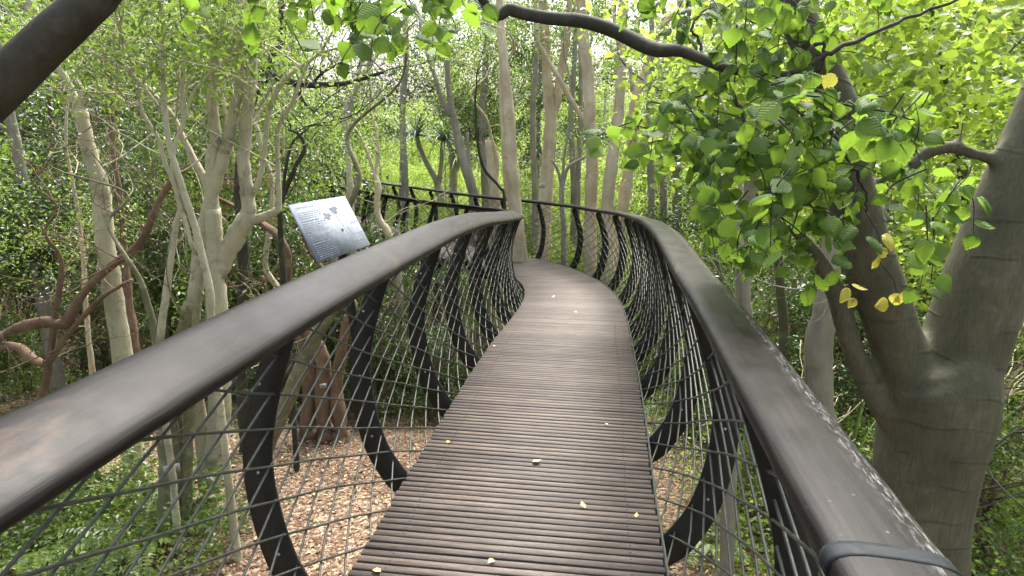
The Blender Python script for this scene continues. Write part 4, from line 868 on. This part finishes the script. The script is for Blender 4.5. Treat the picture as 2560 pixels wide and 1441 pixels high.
# fern fronds rising from the ground cover
def fern(x, y, sc, label):
    m_ = MB(); rg = np.random.default_rng(int(abs(x * 100)) + 3); z = float(H(x, y)); root = thing('fern', (x, y, z), label, 'fern', 'ferns in the ground cover'); VV, TTt, nv = [], [], 0
    for q in range(11):
        a = q * .571 + rg.uniform(-.2, .2); L_ = sc * rg.uniform(.75, 1.1); f = np.linspace(0, 1, 22)
        P = np.column_stack([math.cos(a) * L_ * f, math.sin(a) * L_ * f, L_ * (.95 * f - .75 * f * f)]); m_.tube(P, np.linspace(.006, .002, 22), 4)
        T_ = np.gradient(P, axis=0); T_ = unit(T_); sd_ = np.cross(T_, [0, 0, 1.]); sd_ = unit(sd_)
        for sg in (-1, 1):
            w = .16 * L_ * np.sin(np.pi * np.clip(f * .9 + .1, 0, 1)) ** .8
            Pp = P[2:]; Vl, Fl = put_leaves(Pp, unit(np.cross(sd_[2:], T_[2:])), sd_[2:] * sg + T_[2:] * .35, w[2:] + .01, np.full(20, .030 * L_ / .6), T_SM)
            VV.append(Vl); TTt.append(Fl + nv); nv += len(Vl)
    m_.build('stems', M['leaf_mid'], root); mesh_obj('fronds', np.vstack(VV), [np.vstack(TTt)], M['leaf_mid'], root)
for q, (u, v, Y_, sc) in enumerate(((330, 1180, 5.4, .8), (150, 1330, 4.6, .7), (60, 1180, 5.3, .7), (1790, 1180, 5.6, .6), (2520, 1280, 4.2, .8), (1700, 840, 9.5, .8))):
    P = at(u, v, Y_); fern(P[0], P[1], sc, ['arching light-green fern below the left handrail', 'feathery fern low at the bottom left corner', 'small fern at the far left edge of the ground cover', 'fern showing through the right mesh', 'broad fern in the ground cover right of the massive tree', 'fern just beyond the right mesh in the middle distance'][q])

# strap-leaved plant
P = at(2130, 1040, 6.2); root = thing('strap_leaf_plant', (P[0], P[1], float(H(P[0], P[1]))), 'tall strap-leaved plant with upright light-green blades between two grey trunks', 'plant'); m_ = MB()
for q in range(26):
    a = q * 2.4; L_ = rnd.uniform(.7, 1.7); f = np.linspace(0, 1, 8)[:, None]; d = np.array([math.cos(a) * .35, math.sin(a) * .35, 1])
    m_.tube(f * L_ * d + f ** 3 * L_ * np.array([math.cos(a) * .4, math.sin(a) * .4, -.25]), np.array([.02, .035, .045, .05, .045, .035, .02, .004]), 5, sq=.12)
m_.build('blades', M['leaf_lime'], root)

# ------------------------------------------------------------------ close foliage
def big_leaves(pts, size, mat, rg, up=.5, fill=1.0):
    """pts n x 3 leaf bases; leaves with toothed edges hanging from short stalks"""
    n_ = len(pts); Nn = unit(rg.normal(size=(n_, 3)) * .55 + np.array([0, -.55, up])); A = unit(rg.normal(size=(n_, 3)) * .75 + np.array([0, 0, -.75]))
    L_ = size * rg.uniform(.62, 1.18, n_); X, Y_, Z_ = frames(Nn, A); W_ = L_ * rg.uniform(.82, 1.0, n_); cu = rg.uniform(-1.2, 4.2, n_)
    V = pts[:, None, :] + TV[None, :, 0, None] * X[:, None, :] * L_[:, None, None] + TV[None, :, 1, None] * Y_[:, None, :] * W_[:, None, None] + TV[None, :, 2, None] * Z_[:, None, :] * (L_ * cu)[:, None, None]
    Fa = (TT[None] + (np.arange(n_) * len(TV))[:, None, None]).reshape(-1, 3); UV = np.tile(TUV, (n_, 1))
    return V.reshape(-1, 3), Fa, UV
def spray(mb, P, rg, pts, step=.045, stalk=.02):
    """a twig through P (n x 3) with leaf bases set alternately along it"""
    sp_ = spline(P, 8); L_ = np.concatenate([[0], np.cumsum(np.linalg.norm(np.diff(sp_, axis=0), axis=1))]); mb.tube(sp_, np.linspace(.0032, .0012, len(sp_)), 5)
    for k, d in enumerate(np.arange(step, L_[-1], step)):
        p = np.array([np.interp(d, L_, sp_[:, q]) for q in range(3)]); e = p + unit(rg.normal(size=(1, 3)))[0] * stalk * rg.uniform(.6, 1.6) + np.array([0, 0, -.006]); mb.tube([p, (p + e) / 2 + [0, 0, .003], e], [.0011, .0009, .0009], 3, cap=False); pts.append(e)
def hanging(root, clusters, size, mat, rg, twig_mat='bark_dark', name='foliage', origin=None, long=.22, step=.045, mb=None):
    pts = []; mb = mb or MB()
    for (u, v, du, dv, nn, Y_) in clusters:
        for q in range(nn):
            p = at(u + rg.normal() * du * .55, v - 95 + rg.normal() * dv * .55, Y_ + rg.normal() * .18); d = np.array([rg.normal() * .6, rg.normal() * .4, -.55 + rg.normal() * .35]); d /= np.linalg.norm(d)
            L_ = long * rg.uniform(.6, 1.3); P = [p, p + d * L_ * .5 + rg.normal(size=3) * .015, p + d * L_ + np.array([0, 0, -.03])]
            spray(mb, P, rg, pts, step)
    V, Fa, UV = big_leaves(np.array(pts), size, mat, rg)
    return hold(mesh_obj(name, V, [Fa], M[mat], uv=UV, smooth=True), root), mb
LR = np.random.default_rng(77)
# overhanging tree: its trunk stands left of the walkway, one limb arcs over the camera
ov = [px_pts([(-420, 700, 150), (-260, 480, 130), (-130, 330, 118), (0, 215, 112), (110, 110, 104), (200, 30, 92), (262, -25, 80), (330, -150, 70)], 2.3)]
limb = np.vstack([ext_down(ov[0]), [[-1.0, 2.45, 1.45, .045], [-.5, 2.6, 1.35, .04], *px_pts([(1195, -20, 26, 2.75), (1280, 25, 30, 2.8), (1370, 45, 32, 2.8), (1450, 52, 34, 2.8), (1530, 75, 34, 2.8), (1630, 122, 36, 2.75), (1700, 128, 30, 2.7), (1760, 150, 28, 2.65), (1820, 172, 28, 2.6), (1890, 182, 24, 2.55), (1965, 190, 22, 2.5)], 2.7)]])
mbt = MB(); root = thing('overhanging_tree', tuple(limb[0][:3]), 'dark tree with toothed leaves whose limb crosses the upper left corner and overhangs the walkway', 'tree')
sp_ = spline(limb, 7); mbt.tube(sp_[:, :3], sp_[:, 3], 14, rough=.07, seed=3)
side_br = [[(1630, 125, 20, 2.75), (1690, 110, 14, 2.8), (1720, 60, 12, 2.9), (1725, -20, 10, 3.0)],
    [(1820, 172, 14, 2.6), (1822, 210, 11, 2.55), (1850, 270, 9, 2.5), (1870, 330, 8, 2.45), (1890, 370, 6, 2.4)],
    [(1965, 190, 18, 2.5), (2010, 170, 14, 2.5), (2080, 130, 13, 2.5), (2170, 90, 11, 2.55), (2280, 40, 9, 2.6), (2420, -10, 7, 2.6)],
    [(1965, 190, 17, 2.5), (1995, 250, 14, 2.45), (2030, 300, 12, 2.4), (2090, 345, 10, 2.35), (2125, 410, 9, 2.3), (2160, 470, 7, 2.3), (2170, 530, 5, 2.3)],
    [(2010, 262, 8, 2.42), (2090, 258, 7, 2.4), (2180, 275, 6, 2.4), (2290, 300, 4, 2.4)],
    [(2000, 170, 12, 2.5), (2030, 120, 11, 2.5), (2060, 110, 9, 2.5), (2060, 145, 7, 2.5), (2050, 180, 5, 2.5)],
    [(2005, 190, 7, 2.5), (2005, 290, 7, 2.45), (1990, 380, 6, 2.4), (1960, 430, 5, 2.35), (1935, 500, 4, 2.3)],
    [(2095, 350, 6, 2.35), (2140, 350, 5, 2.35), (2180, 375, 4, 2.35), (2230, 400, 3, 2.35)],
    [(1820, 215, 6, 2.55), (1770, 228, 6, 2.6), (1730, 250, 5, 2.65), (1700, 240, 4, 2.7)],
    [(1760, 150, 8, 2.65), (1745, 100, 8, 2.7), (1730, 60, 6, 2.7), (1770, 20, 5, 2.75)]]
for b in side_br:
    q = spline(px_pts(b, 2.5), 6); q[:, :3] += LR.normal(size=(len(q), 3)) * .003; mbt.tube(q[:, :3], q[:, 3], 7)
hold(mbt.build('limb', M['bark_dark']), root)
cl_ = [(1600, 390, 40, 40, 3, 2.6), (1660, 360, 60, 30, 4, 2.6), (1640, 440, 45, 35, 3, 2.5), (1740, 330, 60, 40, 4, 2.5), (1740, 420, 70, 40, 5, 2.5), (1760, 490, 50, 40, 4, 2.5), (1810, 300, 50, 40, 3, 2.5), (1850, 380, 70, 60, 6, 2.4), (1820, 540, 60, 50, 4, 2.4),
       (1900, 590, 60, 50, 5, 2.4), (1860, 470, 60, 50, 5, 2.4), (1960, 280, 80, 60, 6, 2.35), (2000, 360, 90, 70, 10, 2.35), (1980, 450, 80, 70, 9, 2.3), (2060, 420, 80, 80, 11, 2.3), (2080, 520, 70, 60, 6, 2.3), (1990, 540, 70, 60, 6, 2.3), (2000, 610, 60, 40, 4, 2.3), (1900, 660, 40, 30, 3, 2.35),
       (2190, 330, 60, 60, 3, 2.35), (2250, 310, 70, 50, 4, 2.4), (2220, 430, 50, 60, 3, 2.3), (2260, 500, 50, 40, 3, 2.3), (2330, 540, 40, 50, 2, 2.3), (2310, 630, 30, 25, 2, 2.2), (2390, 520, 20, 20, 1, 2.3), (2440, 500, 30, 10, 1, 2.3), (1970, 140, 60, 60, 5, 2.5), (1930, 60, 60, 50, 4, 2.55), (1990, 30, 60, 40, 4, 2.6), (2120, 60, 50, 50, 2, 2.6),
       (1830, 100, 60, 40, 4, 2.6), (1780, 30, 60, 30, 4, 2.7), (1860, 140, 50, 30, 3, 2.5), (2160, 20, 50, 30, 3, 2.6), (1720, 50, 30, 30, 2, 2.7),
       (670, 40, 50, 40, 3, 2.5), (740, 40, 60, 40, 4, 2.5), (800, 30, 60, 40, 4, 2.5), (720, 130, 12, 25, 1, 2.4), (870, 50, 60, 40, 5, 2.5), (930, 60, 50, 40, 5, 2.4), (930, 130, 25, 30, 3, 2.4), (1000, 10, 60, 30, 4, 2.5), (1080, 30, 50, 30, 4, 2.5), (1110, 60, 30, 20, 2, 2.5), (1150, -10, 40, 20, 3, 2.5),
       (290, 10, 10, 10, 1, 2.3), (470, 5, 14, 10, 1, 2.4), (560, -20, 60, 20, 2, 2.5)]
fo, mbw = hanging(root, cl_, .071, 'leaf_big', LR)
yel = [(2040, 200), (2055, 205), (2010, 215), (1985, 225), (2015, 250), (2080, 195), (2205, 600), (2190, 640), (2215, 650), (2180, 670), (2240, 745), (2260, 740), (2220, 770), (2125, 735), (2140, 760), (2130, 725)]
pts = np.array([at(u, v - 12, 2.28 if v > 500 else 2.3) for u, v in yel]); V, Fa, UV = big_leaves(pts, .056, 'leaf_yellow', LR)
hold(mesh_obj('yellow_leaves', V, [Fa], M['leaf_yellow'], uv=UV, smooth=True), root)
for a_, b_ in (((2160, 520), (2205, 650)), ((2190, 560), (2130, 760)), ((2190, 640), (2250, 760)), ((2180, 375), (2330, 560))):
    mbw.tube([at(*a_, 2.32), at((a_[0] + b_[0]) / 2 + 14, (a_[1] + b_[1]) / 2, 2.3), at(*b_, 2.28)], [.003, .002, .0013], 5)
hold(mbw.build('twigs', M['bark_dark']), root)

# leafy canopy carried by the massive forked tree and its neighbours
def canopy(name, label, clusters, size, mat, Yb, rg, trunk):
    root = tree(name, label, trunk, Yb, 'bark_smooth', twig=5, seg=9); bl = []
    for (u, v, Y_, r_, cnt) in clusters:
        P = at(u, v, Y_); bl.append((P[0], P[1], P[2], r_, r_, r_ * .7, cnt * .8))
    V, Fa = leaf_blobs(bl, size, .82, T_MD, clump=11, cr=.24, droop=.35, up=.9, rg=rg); hold(mesh_obj('crown', V, [Fa], M[mat]), root); return root
CR = np.random.default_rng(91)
canopy('lime_leaved_tree', 'lime-green broad-leaved tree filling the upper right behind the massive fork', [(2250, 80, 5.5, 1.0, 650), (2420, 150, 5.2, 1.0, 700), (2360, 290, 6.0, 1.0, 800), (2500, 330, 5.6, .8, 600), (2250, 220, 6.0, .8, 500), (2330, 520, 6.4, .9, 700), (2450, 480, 6.4, .8, 600), (2270, 650, 6.4, .7, 400), (2520, 30, 5.0, 1.0, 600), (2700, 250, 5.5, 1.2, 900), (2240, -120, 5.4, 1.3, 700), (2420, 640, 6.8, .8, 500)],
       .082, 'leaf_lime', 6.2, CR, [([(2440, 1100, 40), (2450, 900, 36), (2440, 650, 30), (2400, 400, 26), (2360, 200, 20), (2330, 20, 16)], 1, 2), ([(2400, 420, 14), (2300, 330, 10), (2230, 280, 8), (2150, 260, 5)], 0, 0), ([(2380, 300, 12), (2480, 180, 9), (2560, 90, 6)], 0, 0)])
canopy('lime_leaved_tree', 'lime-green broad-leaved tree behind the overhanging limb right of the tall trunks', [(1720, 30, 6.5, .9, 600), (1850, 120, 6.0, .8, 500), (1720, 230, 6.4, .6, 300), (1900, 250, 6.2, .7, 400), (1740, 330, 6.4, .5, 260), (2040, 330, 6.6, .6, 320), (2080, 60, 6.0, .8, 420), (1960, -80, 6.2, 1.2, 600)],
       .080, 'leaf_lime', 7.0, CR, [([(1960, 900, 30), (1950, 700, 26), (1930, 500, 24), (1900, 300, 20), (1880, 120, 16), (1870, -10, 12)], 1, 2), ([(1900, 300, 12), (1800, 240, 9), (1700, 230, 6), (1600, 250, 4)], 0, 0)])

# ------------------------------------------------------------------ information sign
def quad3(px):
    r = [ray(*p) / ray(*p)[1] for p in px]     # a+c=b+d
    A_ = np.array([r[1], -r[2], r[3]]).T; k = np.linalg.solve(A_, r[0]); return [r[0], r[1] * k[0], r[2] * k[1], r[3] * k[2]]
qd = np.array(quad3([(722, 513), (862, 490), (926, 612), (797, 658)])); qd *= 3.25 / qd[:, 1].mean()
o_, ex, ey = qd[0], qd[1] - qd[0], qd[3] - qd[0]; nz = np.cross(ex, ey); nz /= np.linalg.norm(nz); nz *= -np.sign(nz[1])
sign = thing('information_sign', tuple((qd.mean(0)) - [0, 0, .5]), 'weathered grey information board tilted on a dark post outside the left handrail', 'sign')
mb = MB(); Vs = [o_, o_ + ex, o_ + ex + ey, o_ + ey]; Vb = [v - nz * .008 for v in Vs]
UVs = [(0, 1), (1, 1), (1, 0), (0, 0)] * 2
mb.add(Vs + Vb, [(3, 2, 1, 0), (4, 5, 6, 7), (0, 1, 5, 4), (1, 2, 6, 5), (2, 3, 7, 6), (3, 0, 4, 7)], None, UVs); pan = hold(mb.build('panel', M['sign'], smooth=False), sign)
def on(x_, y_, e=.0012): return o_ + ex * x_ + ey * y_ + nz * e
def mark(mb, x0, y0, x1, y1, w_):
    a, b = on(x0, y0), on(x1, y1); d = b - a; d /= np.linalg.norm(d); pd = np.cross(nz, d) * w_ / 2; mb.add([a - pd, b - pd, b + pd, a + pd], [(0, 1, 2, 3)])
mk = MB(); SR = random.Random(4)
def wobline(mb, x0, x1, y, hgt, gap=.012):
    x_ = x0
    while x_ < x1:
        w_ = SR.uniform(.02, .055); mark(mb, x_, y, min(x_ + w_, x1), y + SR.uniform(-.002, .002), hgt * SR.uniform(.7, 1.1)); x_ += w_ + gap
y_ = .165
for blk, (cnt, x0, x1) in enumerate(((4, .05, .44), (1, .05, .36), (5, .05, .44), (1, .05, .22), (3, .05, .46), (1, .05, .38), (7, .05, .44))):
    for q in range(cnt): wobline(mk, x0, x1 - SR.uniform(0, .08), y_, .0028 if cnt > 1 else .006); y_ += .034
    y_ += .012
for (x_, y2) in ((.72, .12), (.72, .15), (.78, .35), (.82, .52), (.80, .72), (.74, .86)): wobline(mk, x_, x_ + .17, y2, .0022)
for q in range(15):                         # worn hand-lettered heading: bare strokes
    x_ = .07 + q * .027; mark(mk, x_, .055 + SR.uniform(0, .01), x_ + SR.uniform(-.006, .01), .10, .0022); mark(mk, x_, .075, x_ + .014, .075 + SR.uniform(-.012, .012), .0018)
hold(mk.build('lettering', M['ink'], smooth=False), sign).parent = sign
mk = MB()
for (x0, y0, x1, y1) in ((.66, .40, .72, .86), (.74, .55, .80, .88), (.63, .30, .67, .42), (.44, .30, .40, .42)): mark(mk, x0, y0, x1, y1, .003)
for (cx_, cy_, s_, a0) in ((.50, .30, .075, 1.0), (.655, .215, .085, 2.4)):
    P = [on(cx_ + s_ * (1 + .35 * math.sin(5 * a + a0)) * math.cos(a) * .8, cy_ + s_ * (1 + .3 * math.cos(3 * a + a0)) * math.sin(a) * .8, .0014) for a in np.linspace(0, 2 * math.pi, 22)[:-1]]; c_ = on(cx_, cy_, .0014)
    mk.add(P + [c_], None, [(i, (i + 1) % 21, 21) for i in range(21)])
hold(mk.build('drawing', M['ink_leaf'], smooth=False), sign)
mb = MB(); a = on(.62, .55, -.012); d = np.array([.02, -.02, -1.0]); s_x = np.array([.022, 0, 0]); s_y = np.array([0, .008, 0])
b = a + np.array([.10, -.02, -1.05]); up_ = (b - a); mb.box((a + b) / 2, up_ / 2, s_x, s_y); mb.box(a - [0, 0, .0], ex * .28, ey * .03, nz * .006)
hold(mb.build('post', M['steel'], smooth=False), sign)

# ------------------------------------------------------------------ plates on trunks
def plate(u, v, Y_, w_, h_, label, lines=4, tilt=0):
    P = at(u, v, Y_); n_ = -P / np.linalg.norm(P); n_[2] = 0; n_ /= np.linalg.norm(n_); r_ = np.cross([0, 0, 1], n_); u_ = np.array([0, 0, 1.]); r_ = r_ * math.cos(tilt) + u_ * math.sin(tilt); u_ = np.cross(n_, r_)
    root = thing('plant_label', tuple(P), label, 'plant label'); b = MB(); b.box(P, r_ * w_ / 2, u_ * h_ / 2, n_ * .002); hold(b.build('plate', M['label_plate'], smooth=False), root)
    b = MB(); 
    for q in range(lines):
        y = h_ * (.18 - .16 * q); c = P + n_ * .003 + u_ * y; b.box(c + r_ * w_ * .03 * q, r_ * w_ * (.40 - .05 * q), u_ * h_ * .022, n_ * .0004)
    b.box(P + n_ * .003 + u_ * h_ * .36, r_ * h_ * .05, u_ * h_ * .06, n_ * .0004); hold(b.build('lettering', M['ink_dark'], smooth=False), root)
plate(430, 1172, 5.42, .135, .085, 'grey engraved plate fixed to the thick mossy trunk seen through the left mesh')
plate(808, 965, 8.08, .085, .06, 'small pale plate fixed to the gnarled reddish-brown stump', 3)
plate(1355, 465, 13.4, .11, .10, 'small blue-white plate fixed to the left edge of the pale forked trunk', 3, .15)

# ------------------------------------------------------------------ fallen leaves on the boards
fl = [(1330, 1158, .050, 'large folded yellow leaf lying in the middle of the near boards'), (1462, 1274, .036, 'yellow leaf on the near boards, right of the large folded one'), (1237, 1405, .034, 'yellow leaf near the bottom edge of the deck, left of centre'),
      (933, 1428, .042, 'curled yellow leaf standing at the near left edge of the deck'), (1590, 1296, .024, 'tiny curled yellow scrap near the right edge of the boards'), (1240, 867, .030, 'orange-brown leaf near the left edge of the boards halfway along'), (1436, 780, .05, 'pale leaf on the boards just before the bend'),
      (1380, 744, .05, 'pale fleck of leaf on the boards at the bend'), (1521, 1064, .024, 'small pale leaf scrap right of centre on the boards'), (1122, 1105, .030, 'thin brown leaf sliver near the left edge of the near boards')]
for q, (u, v, sz, lb) in enumerate(fl):
    r_ = ray(u, v); ds = np.linspace(1, 14, 4000); P = r_[None] / r_[1] * ds[:, None]; zz = np.interp(ds, c3[:, 1][:int(len(c3) * .7)], c3[:, 2][:int(len(c3) * .7)]); k = np.where(P[:, 2] < zz)[0][0]; p = P[k].copy(); p[2] = zz[k] + .006
    A = np.array([[math.cos(q * 1.9), math.sin(q * 1.9), .05]]); V, Fa = put_leaves(np.zeros((1, 3)), np.array([[.15 * math.sin(q), .1, 1.]]), A, np.array([sz]), np.array([sz * .75]), T_MD); V[:, 2] = np.abs(V[:, 2]) * (2.2 if q < 5 else 1)
    o = mesh_obj('fallen_leaf', V, [Fa], M['leaf_fallen'], smooth=True); o.location = p; tag(o, lb, 'fallen leaf', 'fallen leaves on the boards')
for k_, lst in protos.items():
    for (r, c, t, used) in lst:
        if not used[0]:
            for o in (c, t, r): bpy.data.objects.remove(o)
